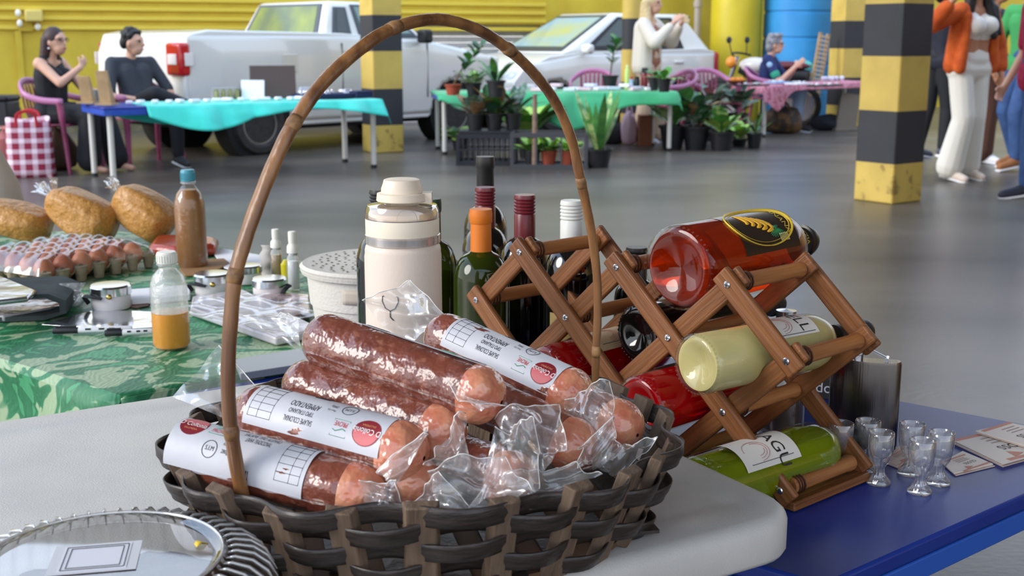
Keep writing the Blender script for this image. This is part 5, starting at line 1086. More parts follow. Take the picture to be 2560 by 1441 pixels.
# ================================================================ standing wine bottles (on the blue table)
mg_dark = pm('glass_black', (12, 12, 12), .06, coat=.5, spec=.7); mg_green = pm('glass_green', (40, 52, 8), .05, trans=.55, ior=1.3, coat=.5, c2=(70, 84, 14), nscale=4)
def cylmap(M, r, s0=0, a0=0):
    """wrap flat (x, y) round a bottle: x runs round it, y along its axis; M = bottle frame, axis z"""
    return lambda x, y: tuple(M @ V(r*math.cos(a0 + x/r), r*math.sin(a0 + x/r), s0 + y))
def band(mb, M, r, a0, a1, z0, z1, n=14):
    mb.grid(n, 3, lambda u, v: (r*math.cos(a0 + (a1-a0)*u), r*math.sin(a0 + (a1-a0)*u), z0 + (z1-z0)*v), M=M)
def wine(label, px, top, t_, r, mat, capm, kind, capl=.07, label_band=None, z=ZB, name='wine_bottle', shoulder=.62):
    p = K(px, top, t_); h = p.z - z; t = thing(name, label, 'bottle', (p.x, p.y, z), 0, 'standing wine bottles')
    nr = .0145; b = MB(); s1 = h*shoulder
    b.lathe([(r*.85, .0), (r*.97, .003), (r, .01), (r, s1)] + [(nr + (r-nr)*math.cos(a)**1.1, s1 + h*.155*math.sin(a)**.9) for a in [i*PI/16 for i in range(1, 8)]] + [(nr, s1 + h*.165), (nr*.95, h*.985), (0, h*.985)], 40); obj('glass', b, mat, t)
    cz = h - capl; cr = nr*1.06
    if kind == 'capsule': pr = [(cr*1.04, cz), (cr*1.0, cz + .01), (cr*.97, h - .022), (cr*1.06, h - .020), (cr*1.08, h - .008), (cr*1.03, h - .001), (0, h)]
    else:
        pr = [(cr*1.05, cz), (cr*1.05, h - .030)]
        for k in range(5): zz = h - .028 + k*.005; pr += [(cr*.97, zz), (cr*1.07, zz + .002), (cr*1.07, zz + .0035)]
        pr += [(cr*1.0, h), (0, h)]
    b = MB(); b.lathe(pr, 28); obj('capsule' if kind == 'capsule' else 'screw_cap', b, capm, t)
    if label_band: z0, z1, mt, a0, a1 = label_band; b = MB(); band(b, I4, r + .0004, a0, a1, h*z0, h*z1, 20); obj('paper_label', b, mt, t)
    return t, h
mcap_o = pm('capsule_orange', (206, 112, 30), .45); mcap_m = pm('cap_maroon', (98, 26, 34), .32); mcap_w = pm('cap_white2', (206, 206, 200), .4); mcap_k = pm('capsule_black', (38, 36, 34), .4); mcap_g = pm('capsule_green', (30, 58, 36), .4)
mlab_gold = pm('label_gold', (176, 150, 96), .5, c2=(120, 98, 54), nscale=20); mlab_dk = pm('label_dark', (62, 66, 70), .6); mlab_wh = pm('label_white', (212, 206, 198), .6)
wine('green wine bottle with a bright orange capsule', 1202, 521, 1.72, .0405, mg_green, mcap_o, 'capsule', .070)
to, hto = wine('tallest dark wine bottle with a black capsule', 1213, 390, 2.06, .038, mg_dark, mcap_k, 'capsule', .095, shoulder=.58)
b = MB()
for k in range(7): b.box((.0152*math.cos(-1.9 + k*.13), .0152*math.sin(-1.9 + k*.13), hto - .082 + .004*(k % 2)), (.002, .002, .012 + .004*(k % 3)), rz=-1.9 + k*.13)
obj('gold_crest', b, pm('foil_copper', (170, 96, 44), .35, metal=.6), to)
wine('dark wine bottle with a maroon screw cap behind the orange capped bottle', 1213, 468, 1.90, .038, mg_dark, mcap_m, 'screw', .075)
wine('dark wine bottle with a maroon screw cap standing behind the rack', 1312, 487, 1.80, .0385, mg_dark, mcap_m, 'screw', .066, (.12, .42, mlab_wh, -2.7, -2.3))
wine('dark wine bottle with a white screw cap and gold label', 1429, 501, 1.72, .038, mg_dark, mcap_w, 'screw', .062, (.22, .46, mlab_gold, -2.5, -.6))
wine('wine bottle with a dark green capsule right of the cream flask', 1076, 495, 1.80, .0385, mg_green, mcap_g, 'capsule', .075)
wine('dark bottle hidden behind the cream flask with black cap', 950, 474, 1.78, .038, mg_dark, mcap_k, 'screw', .06)
wine('short dark bottle with black cap behind the amber bottle', 1592, 618, 1.78, .033, mg_dark, mcap_k, 'screw', .05)
# small clear bottle on the table behind the rack
p = P(1952, 1078, ZB); t = thing('small_clear_bottle', 'small clear bottle of brown spirit standing behind the rack', 'bottle', p)
b = MB(); b.lathe([(.026, .0), (.03, .004), (.03, .11), (.024, .128), (.012, .14), (.012, .165)], 28); obj('glass', b, film('spirit_glass', (.9, .88, .86), .05, .2, 0), t)
b = MB(); b.lathe([(.025, .006), (.028, .01), (.028, .07), (0, .07)], 28); obj('liquid', b, pm('spirit_brown', (96, 62, 40), .1, trans=.5, ior=1.2), t)
b = MB(); b.lathe([(.0135, .15), (.0135, .168), (0, .17)], 20); obj('cap', b, msil, t)
# ================================================================ folding wine rack
mwood = pm('rack_wood', (134, 84, 44), .5, c2=(92, 52, 24), nscale=110, stretch=(1, 1, .05), bump=.25, bscale=160, contrast=(.3, .7)); mwood2 = pm('rod_wood', (164, 108, 60), .5, c2=(124, 74, 38), nscale=140, stretch=(1, 1, .06), contrast=(.3, .7))
RO = V(.3068, 1.2785, HC - .495); RU = V(math.cos(math.radians(137.87)), math.sin(math.radians(137.87)), 0); RE = V(.755, .656, 0).normalized(); DU, DZ, RD = .0784, .075, .14
def node(i, j, back=0.0): return RO + RU*DU*i + V(0, 0, DZ*j) + RE*back
rk = thing('wine_rack', 'brown wooden folding lattice wine rack holding bottles', 'wine rack', (RO.x, RO.y, ZB), 0)
RN = V(RU.y, -RU.x, 0)                                    # plane normal, away from the camera
def slat(i0, j0, i1, j1, bk_, off, ext=.017):
    a, c = node(i0, j0, bk_) + RN*off, node(i1, j1, bk_) + RN*off; d = (c - a).normalized(); a = a - d*ext; c = c + d*ext
    M = Matrix((RN, d.cross(RN), d)).transposed().to_4x4(); M.translation = a
    L = (c - a).length; m = MB(); m.box((0, 0, L/2), (.0095, .0245, L))
    o = obj('slat', m, mwood, rk, bevel=.0025); o.matrix_parent_inverse = Matrix.Translation((-RO.x, -RO.y, -ZB)); o.matrix_basis = M; return o
fam1 = [(0,0,3,3), (0,2,1,3), (2,0,5,3), (4,0,6,2)]; fam2 = [(2,0,0,2), (4,0,1,3), (5,1,3,3), (6,2,5,3)]
for bk, s in ((0.0, 1), (RD, -1)):
    for q in fam1: slat(*q, bk, -s*.0052)
    for q in fam2: slat(*q, bk, s*.0052)
NODES = [(0,0), (2,0), (4,0), (1,1), (3,1), (5,1), (0,2), (2,2), (4,2), (6,2), (1,3), (3,3), (5,3)]
for i, j in NODES:
    a, c = node(i, j, .010), node(i, j, RD - .010); M = frame(V(0, 0, 0), c - a)
    m = MB(); m.lathe([(.0095, 0), (.0105, .006), (.0095, .012), (.0092, (c-a).length - .012), (.0105, (c-a).length - .006), (.0095, (c-a).length)], 14)
    o = obj('rod', m, mwood2, rk); o.matrix_parent_inverse = Matrix.Translation((-RO.x, -RO.y, -ZB)); M.translation = a; o.matrix_basis = M
    for k in range(3):
        m = MB(); m.tube([(.0108*math.cos(x), .0108*math.sin(x), .004 + .005*k + .003*x/6.28) for x in [y*PI/6 for y in range(13)]], .0012, 5); g = obj('groove', m, pm('groove_dark', (66, 36, 20), .6), rk); g.matrix_parent_inverse = o.matrix_parent_inverse; g.matrix_basis = M
    f_ = node(i, j) - RN*.0100; m = MB(); m.lathe([(.0042, 0), (.0042, .0008), (.003, .0018), (0, .0019)], 14); g = obj('screw', m, msil, rk); g.matrix_parent_inverse = o.matrix_parent_inverse; M2_ = frame(f_, -RN); g.matrix_basis = M2_
    m = MB(); m.box((0, 0, .0019), (.005, .0009, .0006)); m.box((0, 0, .0019), (.0009, .005, .0006)); h_ = obj('screw_slot', m, mblack, g)
m = MB(); m.box((0, 0, .0), (.024, .011, RD + .012)); o = obj('foot_bar', m, mwood, rk, bevel=.002); o.matrix_parent_inverse = Matrix.Translation((-RO.x, -RO.y, -ZB)); M = Matrix((V(0, 0, 1).cross(RE), V(0, 0, 1), RE)).transposed().to_4x4(); M.translation = node(0, 0, RD/2) + V(.006, .0, -.0185); o.matrix_basis = M
# ---- bottles lying in the rack
mcl = film('bottle_glass', (.96, .97, .95), haze=.0, gloss=.10, bump=0, rough=.03, face=.04)
def lying(label, base, dirn, L, r, liqm, capm, capl, glass=None, labm=None, lab=None, lev=None, deco=None, nr=.0135, punt=True, tint=None, shoulder=.60):
    d = V(*dirn).normalized(); up = V(0, 0, 1); x = up.cross(d).normalized(); y = d.cross(x)      # local x horizontal right-left, local y up
    M = Matrix((x, y, d)).transposed().to_4x4(); M.translation = base
    t = thing('lying_bottle', label, 'bottle', (base.x, base.y, base.z - r), 0, 'bottles lying in the rack'); inv = Matrix.Translation((-base.x, -base.y, -(base.z - r)))
    def part(name, mb, mat, sm=35, par=None):
        o = obj(name, mb, mat, par or t, smooth=sm)
        if par is None: o.matrix_parent_inverse = inv; o.matrix_basis = M
        return o
    s1 = L*shoulder
    outer = [(r*.72, .0), (r*.9, .001), (r*.98, .005), (r, .012), (r, s1)] + [(nr + (r-nr)*math.cos(a), s1 + r*1.15*math.sin(a)) for a in [i*PI/16 for i in range(1, 8)]] + [(nr, s1 + r*1.2), (nr, L*.97)]
    b = MB(); b.lathe([(0, .010), (r*.5, .007), (r*.72, 0)] + outer[1:], 44); g = part('glass', b, glass or mcl, 60)
    for k in range(44):                                                                      # knurled ring round the base
        a = 2*PI*k/44; m = MB(); m.ell((r*.955*math.cos(a), r*.955*math.sin(a), .0035), (.0016, .0016, .0016), 6, 4); part('knurl', m, glass or mcl, 60, g)
    if liqm is not None:
        k_ = .955; pr = [(0, .016), (r*.5, .013), (r*.74*k_, .006), (r*.9*k_, .0055), (r*k_, .014)] + [(q[0]*k_, q[1]) for q in outer[4:] if q[1] < L*.86]; pr.append((0, pr[-1][1])); b = MB(); b.lathe(pr, 44)
        if lev is not None:                                                                  # liquid level: flatten what lies above it
            b.v = [(vx, min(vy, lev), vz) for vx, vy, vz in b.v]
        part('liquid', b, liqm, 60)
    b = MB(); cr = nr*1.12; b.lathe([(cr*1.0, L - capl), (cr*1.02, L - capl*.35), (cr*1.16, L - capl*.33), (cr*1.16, L - capl*.26), (cr*1.05, L - capl*.24), (cr*1.05, L - .006), (cr*.95, L - .001), (0, L)], 30); part('capsule', b, capm)
    if lab:
        a0, a1, z0, z1 = lab; m = MB(); m.grid(24, 4, lambda u, v: ((r + .0005)*math.cos(a0 + (a1-a0)*u), (r + .0005)*math.sin(a0 + (a1-a0)*u), z0 + (z1-z0)*v)); lo = part('paper_label', m, labm, 180)
        if deco: deco(lambda x_, y_: ((r + .0009)*math.cos((a0+a1)/2 + x_/r), (r + .0009)*math.sin((a0+a1)/2 + x_/r), (z0+z1)/2 + y_), lo, part)
    return t, M
mink = pm('ink_dark', (44, 36, 36), .6); mgold = pm('ink_gold', (214, 180, 60), .4, metal=.2)
base_a = node(2, 2) + V(0, 0, .078) + RE*-.002; base_a = K(1690, 672, 1.41)
mamber = pm('liquor_amber', (206, 56, 8), .05, trans=.85, ior=1.12); mred = pm('liquor_red', (206, 10, 18), .05, trans=.6, ior=1.12); mcreamy = pm('liquor_cream', (198, 186, 132), .35, sss=.2, c2=(186, 170, 108), nscale=12); mygreen = pm('liquor_green', (178, 196, 24), .05, trans=.7, ior=1.12)
mlabdark = pm('label_smoke', (46, 34, 26), .25)
def deco_banana(f, lo, part):
    m = MB(); m.tube([f(.034*math.cos(a), .060*math.sin(a)) for a in [i*PI/24 for i in range(48)]], .0022, 6, flat=.4, closed=True); part('gold_border', m, mgold, 180, lo)
    m = MB(); m.tube([f(.0295*math.cos(a), .0555*math.sin(a)) for a in [i*PI/24 for i in range(48)]], .0007, 5, flat=.4, closed=True); part('gold_line', m, mgold, 180, lo)
    for k in range(5):
        m = MB(); c0 = (-.022 + .004*k, -.028 + .007*k); m.tube([f(c0[0] + .022*s_ + .006*math.sin(PI*s_), c0[1] + .012*math.sin(PI*s_)*(.4 + .2*k)) for s_ in [i/6 for i in range(7)]], [.0012, .003, .0038, .004, .0036, .0026, .001], 6, flat=.3); part('banana', m, pm('banana_yellow', (214, 160, 30), .5), 180, lo)
    for k in range(11):
        a = -.9 + .18*k; m = MB(); m.tube([f(.010 + .016*s_*math.cos(a) , .026 - .006*k/5 + .022*s_*math.sin(a*1.6)) for s_ in (0, .5, 1)], [.0014, .001, .0004], 5, flat=.3); part('leaf_print', m, pm('print_green', (44, 130, 74), .5), 180, lo)
    m = MB(); m.add([f(x_, y_) for x_, y_ in ((.021, .020), (.031, .020), (.031, .038), (.021, .038))], [(0, 1, 2, 3)]); part('barcode_patch', m, pm('patch_yellow', (222, 206, 140), .5), 180, lo)
    for k in range(9): m = MB(); m.tube([f(.0225, .0215 + .0018*k), f(.0305, .0215 + .0018*k)], .0003, 4); part('barcode_bar', m, mink, 180, lo)
    m = MB(); lettering(m, 'BANANA', .0085, lambda x_, y_: f(-.002 + x_*1.0, .044 + y_)); part('lettering', m, mgold, 0, lo)
    for k, s_ in enumerate(('REG', '21.807')): m = MB(); lettering(m, s_, .003, lambda x_, y_: f(.004 - .006*k + x_, -.004 + y_), rot=PI/2*3); part('lettering', m, pm('ink_cream', (214, 190, 120), .5), 0, lo)
ta, Ma = lying('large amber banana liquor bottle with a gold ringed label on top of the rack', base_a, (.715, .70, .004), .285, .0515, mamber, pm('capsule_spezia', (44, 44, 40), .3, metal=.5), .052, labm=mlabdark, lab=(PI/2 - .25, PI/2 + 1.35, .07, .185), deco=deco_banana, nr=.017, shoulder=.62)
m = MB(); lettering(m, 'SPEZIA', .006, cylmap(I4, .0196, .285 - .03, 2.35), width=.030); o = obj('lettering', m, mgold, ta, smooth=0); o.matrix_parent_inverse = Matrix.Translation((-base_a.x, -base_a.y, -(base_a.z - .0515))); o.matrix_basis = Ma
def deco_text(body, h_, ink, frame_=True, rot=PI, dx=0, dy=0, w_=None):
    def fn(f, lo, part):
        m = MB(); lettering(m, body, h_, lambda x_, y_: f(x_ + dx, y_ + dy), width=w_, rot=rot); part('lettering', m, ink, 0, lo)
        if frame_:
            m = MB(); m.tube([f(x_, y_) for x_, y_ in ((-.026, -.034), (.026, -.034), (.026, .034), (-.026, .034))], .0004, 4, closed=True); part('border', m, mink, 180, lo)
            for k in range(3): m = MB(); m.tube([f(.010 + .008*math.cos(a)*(1 + .4*k), -.016 + .012*math.sin(a)*(1 + .3*k)) for a in [i*PI/8 for i in range(4*k + 5)]], .0003, 4); part('sketch', m, pm('ink_rose', (176, 120, 110), .6), 180, lo)
    return fn
base_c = K(1735, 913, 1.33)
lying('cream coloured liquor bottle with white label sticking out of the rack', base_c, (.241, .176, -.004), .30, .0352, mcreamy, mcap_k, .062, labm=mlab_wh, lab=(PI/2 - .7, PI/2 + .95, .095, .175), deco=deco_text('CELL', .016, mink, True, 0, dy=.022))
base_r = K(1592, 1018, 1.40); tr1 = lying('red liquor bottle lying low in the rack under the cream bottle', base_r, (.755, .656, 0), .30, .037, mred, mcap_k, .06, labm=mlab_wh, lab=(PI/2 - .9, PI/2 + .5, .10, .17))
base_r2 = K(1362, 936, 1.53); lying('red liquor bottle with a beige label lying behind the bamboo handle', base_r2, (.755, .656, .02), .30, .037, mred, mcap_k, .06, labm=pm('label_beige', (206, 174, 132), .55), lab=(PI/2 - .95, PI/2 + .95, .06, .17), deco=deco_text('OLI', .013, mink, True, 0, dy=.03))
base_d = K(1592, 838, 1.50); lying('black wine bottle lying in the middle cell of the rack', base_d, (.755, .656, 0), .29, .037, None, mcap_k, .06, glass=mg_dark)
base_g = P(1742, 1222, ZB + .0385); lying('yellow green liquor bottle with white AGU label lying on the blue table', base_g, (.78, .60, 0), .305, .037, mygreen, mcap_k, .062, labm=mlab_wh, lab=(PI/2 - .65, PI/2 + 1.1, .045, .135), deco=deco_text('AGU', .017, mink, True, 0, dx=.012, dy=.018), lev=.026)
# ================================================================ cream flask
tp = K(1004, 447, 1.40); tb = V(tp.x, tp.y, ZW); th_ = tp.z - ZW; R = .0455
mfl = pm('flask_cream', (212, 196, 182), .45, bump=.05, bscale=300); mfl2 = pm('flask_cap', (220, 204, 184), .4)
t = thing('insulated_flask', 'cream insulated flask with a flip cap and stethoscope mark', 'flask', tb)
b = MB(); zs = th_*.715; b.lathe([(R*.92, 0), (R*.98, .003), (R, .008), (R, zs - .012), (R*.985, zs - .008), (R*.985, zs - .004), (R*.965, zs), (R*.9, zs + .004), (0, zs + .004)], 56); obj('body', b, mfl, t)
b = MB(); b.lathe([(R*.93, zs + .003), (R*.975, zs + .004), (R*.975, zs + .014), (R*.93, zs + .015)], 48); obj('seal_ring', b, film('amber_ring', (.72, .62, .52), .25, .3, 0), t)
b = MB(); b.lathe([(R*.95, zs + .012), (R*.955, zs + .013), (R*.955, zs + .032), (R*.95, zs + .033), (0, zs + .033)], 48); obj('collar', b, pm('flask_collar', (224, 212, 192), .4), t)
b = MB(); b.lathe([(R*.955, zs + .033), (R*.955, zs + .042), (R*.9, zs + .048), (R*.5, zs + .05), (R*.45, zs + .056), (0, zs + .056)], 48); obj('clear_lid', b, film('lid_clear', (.93, .86, .78), .10, .3, 0), t)
b = MB(); b.lathe([(R*.88, zs + .0335), (R*.86, zs + .040), (R*.45, zs + .043), (0, zs + .044)], 40); obj('inner_lid', b, mfl2, t)
b = MB(); b.lathe([(R*.64, zs + .053), (R*.66, zs + .054), (R*.64, zs + .062), (R*.56, zs + .063), (0, zs + .063)], 40); b.box((R*.6, 0, zs + .057), (.016, .02, .012)); obj('hinge_ring', b, mfl2, t)
b = MB(); b.lathe([(R*.535, zs + .062), (R*.53, zs + .068), (R*.49, th_ - .006), (R*.46, th_ - .001), (R*.40, th_), (0, th_)], 40); obj('cap', b, mfl2, t)
b = MB(); fm = cylmap(I4, R + .0003, 0, -1.75)
fz = lambda x_, y_: fm(x_ - .004, .135 + y_)
b.tube([fz(*q) for q in ((-.0075, .010), (-.0095, .010), (-.010, .004), (-.006, -.004), (0, -.007), (.006, -.004), (.010, .004), (.0095, .010), (.0075, .010))], .0006, 5); b.tube([fz(0, -.007), fz(0, -.014), fz(.004, -.018)], .0008, 5); obj('stethoscope_mark', b, mink, t, smooth=180)
# ================================================================ hip flask, box, glasses, cards
p = P(2152, 1112, ZB); t = thing('hip_flask', 'brushed steel hip flask standing behind the small glasses', 'hip flask', p, math.radians(-22))
mst = pm('steel_brushed', (124, 118, 114), .24, metal=1, bump=.05, bscale=300, stretch=(1, 1, .02))
b = MB(); W_, D_, H_ = .089, .024, .116
def fk(k, z):
    pr = [];
    for i in range(48):
        a = 2*PI*i/48; x = W_/2*k*math.copysign(abs(math.cos(a))**.35, math.cos(a)); y = D_/2*k*math.copysign(abs(math.sin(a))**.8, math.sin(a)) - .010*(1 - (2*x/W_)**2); pr.append((x, y + .005))
    return pr, z
loft(b, [fk(.96, 0), fk(1, .003), fk(1, H_ - .004), fk(.97, H_)]); obj('body', b, mst, t, smooth=50)
b = MB(); b.lathe([(.009, H_), (.009, H_ + .006), (.0105, H_ + .007), (.0105, H_ + .018), (.009, H_ + .019), (0, H_ + .019)], 24, TR(-.012, -.002, 0)); obj('cap', b, msil, t)
b = MB(); b.tube([(-.012, -.002, H_ + .019), (.008, -.002, H_ + .012), (.026, -.002, H_ + .004)], .0018, 6, flat=2.2); b.cyl((.026, -.009, H_ + .003), (.026, .005, H_ + .003), .003, n=8); obj('hinge_arm', b, msil, t)
p = P(2030, 1004, ZB); t = thing('dark_box', 'dark box with white lettering behind the hip flask', 'box', p + V(0, .02, 0), math.radians(-25)); b = MB(); b.box((0, .012, .045), (.09, .024, .09)); obj('carton', b, pm('carton_dark', (64, 62, 60), .5), t, bevel=.001)
b = MB(); lettering(b, 'rado', .016, lambda x_, y_: (x_ + .012, -.0004, .018 + y_)); obj('lettering', b, mwht, t, smooth=0)
mgl = film('clear_glass', (.97, .97, .975), .07, .30, 0, rough=.04, face=.06); gm = None
glabels = [('shot glass at the front of the group, nearest the table edge', 2298, 1232), ('shot glass on the right beside the paper cards', 2345, 1210), ('shot glass in front of the black bottle cap', 2196, 1210), ('shot glass in the middle behind the frontmost glass', 2273, 1186), ('shot glass in front of the hip flask', 2163, 1178), ('shot glass half hidden behind the wooden rack', 2096, 1184)]
b = MB(); pr = [(0, 0), (.0135, 0), (.0145, .0015), (.014, .004), (.009, .009), (.0058, .0155), (.0062, .022), (.011, .030), (.0145, .040), (.0155, .052), (.0152, .0645), (.0145, .0652), (.0135, .064), (.0136, .052), (.0118, .041), (.008, .034), (0, .031)]
NS = 20
def facet(r, z, a): return r*(1 + (.07*math.cos(10*a) if .008 < z < .04 and r > .004 else 0))
b.grid(60, len(pr), lambda u, v: (lambda q, a: (facet(q[0], q[1], a)*math.cos(a), facet(q[0], q[1], a)*math.sin(a), q[1]))(pr[int(round(v*(len(pr)-1)))], 2*PI*u), cu=True)
gmesh = mesh('shot_glass', b, mgl, 60)
for lab, px, py in glabels:
    o = obj('shot_glass', gmesh, None); o.location = P(px, py, ZB + .0003); tag(o, lab, 'glass', 'small clear shot glasses')
mcd = pm('card_print', (206, 186, 172), .55, c2=(196, 140, 120), nscale=30, contrast=(.58, .68)); mrose = pm('card_rose', (196, 132, 114), .6); mcd2 = pm('card_white', (222, 212, 204), .55)
def card(label, pts, n=1, gloss=True, up=0.0):
    ps = [P(x, y, ZB) for x, y in pts]; c = sum(ps, Vector())/4; ax = ((ps[1]-ps[0]) + (ps[2]-ps[3])).normalized(); t = thing('printed_card', label, 'card', V(c.x, c.y, ZB + up), math.atan2(ax.y, ax.x), 'printed cards on the blue table')
    Rz = Matrix.Rotation(-math.atan2(ax.y, ax.x), 4, 'Z'); lp = [Rz @ (q - c) for q in ps]
    for k in range(n):
        b = MB(); b.prism([(q.x + .002*((k*7) % 3 - 1), q.y + .002*((k*5) % 3 - 1)) for q in lp], .0004 + k*.0012, .0014 + k*.0012); obj('sheet', b, mcd if k % 2 == 0 else mcd2, t)
    zt = .0016 + (n-1)*.0012; L_, W_ = (lp[1]-lp[0]).length, (lp[3]-lp[0]).length
    for s in (-1, 1): b = MB(); b.box((0, s*W_*.44, zt), (L_*.92, W_*.07, .0003)); obj('rose_border', b, mrose, t)
    if gloss:
        b = MB(); lettering(b, 'GLOSS', W_*.14, lambda x_, y_: (-x_ + L_*.12, -y_ - W_*.08, zt + .0003)); obj('lettering', b, mink, t, smooth=0)
        b = MB(); b.add([(-L_*.2, -W_*.2, zt + .0002), (-L_*.02, -W_*.34, zt + .0002), (-L_*.26, -W_*.40, zt + .0002)], [(0, 1, 2)]); obj('drawing', b, mrose, t)
        for k in range(3): b = MB(); b.box((L_*.1, W_*(.12 + .09*k), zt + .0001), (L_*.4, W_*.016, .0002)); obj('text_line', b, pm('ink_pale', (150, 126, 120), .6), t)
    return t
card('stack of printed GLOSS cards at the right edge of the blue table', [(2380, 1108), (2508, 1084), (2640, 1130), (2506, 1168)], 4)
card('upper printed card fanned out at the right edge of the blue table', [(2440, 1094), (2530, 1074), (2660, 1100), (2580, 1136)], 2, True, .006)
card('printed card between the right shot glass and the card stack', [(2356, 1162), (2410, 1134), (2486, 1166), (2388, 1190)], 2)
card('printed cards behind the middle shot glass', [(2210, 1158), (2250, 1122), (2300, 1150), (2246, 1172)], 3)
# ================================================================ basket
BC = V(-.080, 1.062, ZW); BA, BB_, BTH = .228, .198, math.radians(13); RIM = .078; NST = 24
def bpt(phi, k, dr=0.0):
    """plan point of the oval basket: k scales the oval, dr pushes it outwards"""
    c, s = math.cos(phi), math.sin(phi); x, y = BA*k*math.copysign(abs(c)**.92, c), BB_*k*math.copysign(abs(s)**.92, s)
    nx, ny = BB_*c, BA*s; l_ = math.hypot(nx, ny); x += dr*nx/l_; y += dr*ny/l_
    return V(x*math.cos(BTH) - y*math.sin(BTH), x*math.sin(BTH) + y*math.cos(BTH), 0)
mstrip = pm('splint_dark', (58, 50, 46), .38, c2=(42, 36, 34), nscale=60, stretch=(1, 1, 5), bump=.15, bscale=80); mstake = pm('stake_wood', (112, 92, 74), .75, c2=(78, 62, 50), nscale=50, stretch=(1, 1, .2), bump=.4, bscale=90)
bk = thing('wicker_basket', 'dark woven splint basket with a tall bamboo handle, filled with salami', 'basket', BC)
def kz(z): return .86 + .14*max(0, min(1, z/RIM))**.8
for k in range(NST):
    ph = 2*PI*(k + .5)/NST; a, c = bpt(ph, kz(0)), bpt(ph, kz(RIM)); rn = random.Random(k); tilt = rn.uniform(-.05, .05)
    ax = (c + V(0, 0, RIM + .006 + rn.uniform(-.005, .006)) - a - V(0, 0, .001)); L_ = ax.length; rad = V(c.x, c.y, 0).normalized()
    z_ = ax.normalized(); t_ = z_.cross(rad).normalized(); r_ = t_.cross(z_); M = Matrix((t_, r_, z_)).transposed().to_4x4() @ Matrix.Rotation(tilt, 4, 'Y'); M.translation = a + V(0, 0, .001)
    w_ = .027 + rn.uniform(-.003, .003); b = MB(); b.prism([(-w_/2, -.005), (w_/2, -.005), (w_/2 - .003, .0055), (-w_/2 + .003, .0055)], 0, L_); obj('stake', b, mstake, bk, bevel=.0012, M=M)
ROWS = [.010, .0275, .045, .0625]
for j, z0 in enumerate(ROWS + [RIM - .002]):
    n = NST*10; hh_ = .0165 if j < 4 else .018; ph0 = PI*j
    def fn(u, v):
        phi = 2*PI*u; z = z0 + (v - .5)*hh_ + .0025*math.sin(5*phi + j); wv = .0108*math.cos(NST/2*phi + ph0 + PI/2*0)
        p = bpt(phi, kz(z), wv + .0012*(1 if v > .3 else .0)); return (p.x, p.y, z)
    b = MB(); b.grid(n, 5, fn, cu=True); obj('woven_band', b, mstrip, bk, smooth=180, solid=.0016)
b = MB(); rg = [bpt(2*PI*i/48, .86) for i in range(48)]; b.prism([(p.x, p.y) for p in rg], .0015, .006); obj('base', b, pm('basket_base', (92, 66, 44), .8), bk)
for k in range(9):
    b = MB(); b.box((0, 0, .008), (.022, .36 if k in (3, 4, 5) else .30 - .02*abs(k - 4), .003), TR(rz=BTH)); b.v = [(x + math.cos(BTH)*.045*(k - 4), y + math.sin(BTH)*.045*(k - 4), z) for x, y, z in b.v]; obj('base_strip', b, mstrip, bk)
# bamboo handle: arch in the upright plane through its two feet
HF0, HF1 = V(-.212, .915, 0), V(.108, 1.232, 0); hdir = (HF1 - HF0).normalized(); hn = V(-hdir.y, hdir.x, 0)
def onplane(px, py):
    r = ray(px, py); o = V(0, 0, HC); t = (HF0 - o).dot(hn) / r.dot(hn); return o + r*t
HP = [(612, 1268), (592, 1170), (575, 1050), (570, 930), (577, 800), (588, 690), (613, 600), (648, 500), (692, 392), (735, 308), (806, 208), (900, 122), (985, 70), (1090, 48), (1190, 72), (1272, 124), (1342, 192), (1392, 262), (1430, 352), (1449, 440), (1464, 505), (1480, 590), (1492, 690), (1494, 790), (1490, 880), (1488, 965), (1490, 1030)]
hp = bez([onplane(*q) for q in HP], 4); nH = len(hp)
mbam = pm('bamboo', (144, 100, 58), .4, c2=(92, 58, 32), nscale=60, stretch=(1, 1, .12), bump=.2, bscale=60, coat=.2)
rad = []
for i in range(nH): u = i/(nH-1); rad.append(  .0068 - .0026*max(0, (u - .45)/.55) + .0002*math.sin(i*1.7))
b = MB(); b.tube([p - BC for p in hp], rad, 12, flat=.8, up=hn); hnd = obj('handle', b, mbam, bk, smooth=180)
for px, py in ((586, 1078), (590, 692), (735, 312), (985, 72), (1275, 128), (1452, 460), (1492, 870)):
    q = onplane(px, py); i = min(range(nH), key=lambda k: (hp[k] - q).length); i = min(max(i, 1), nH-2); d = (hp[i+1] - hp[i-1]).normalized(); c_ = hp[i] - BC
    b = MB(); b.tube([c_ - d*.006, c_ - d*.002, c_, c_ + d*.002, c_ + d*.006], [rad[i]*1.02, rad[i]*1.10, rad[i]*1.16, rad[i]*1.10, rad[i]*1.02], 12, flat=.8, up=hn); obj('node_ring', b, pm('bamboo_node', (150, 112, 70), .6, c2=(84, 54, 32), nscale=80), hnd, smooth=180)
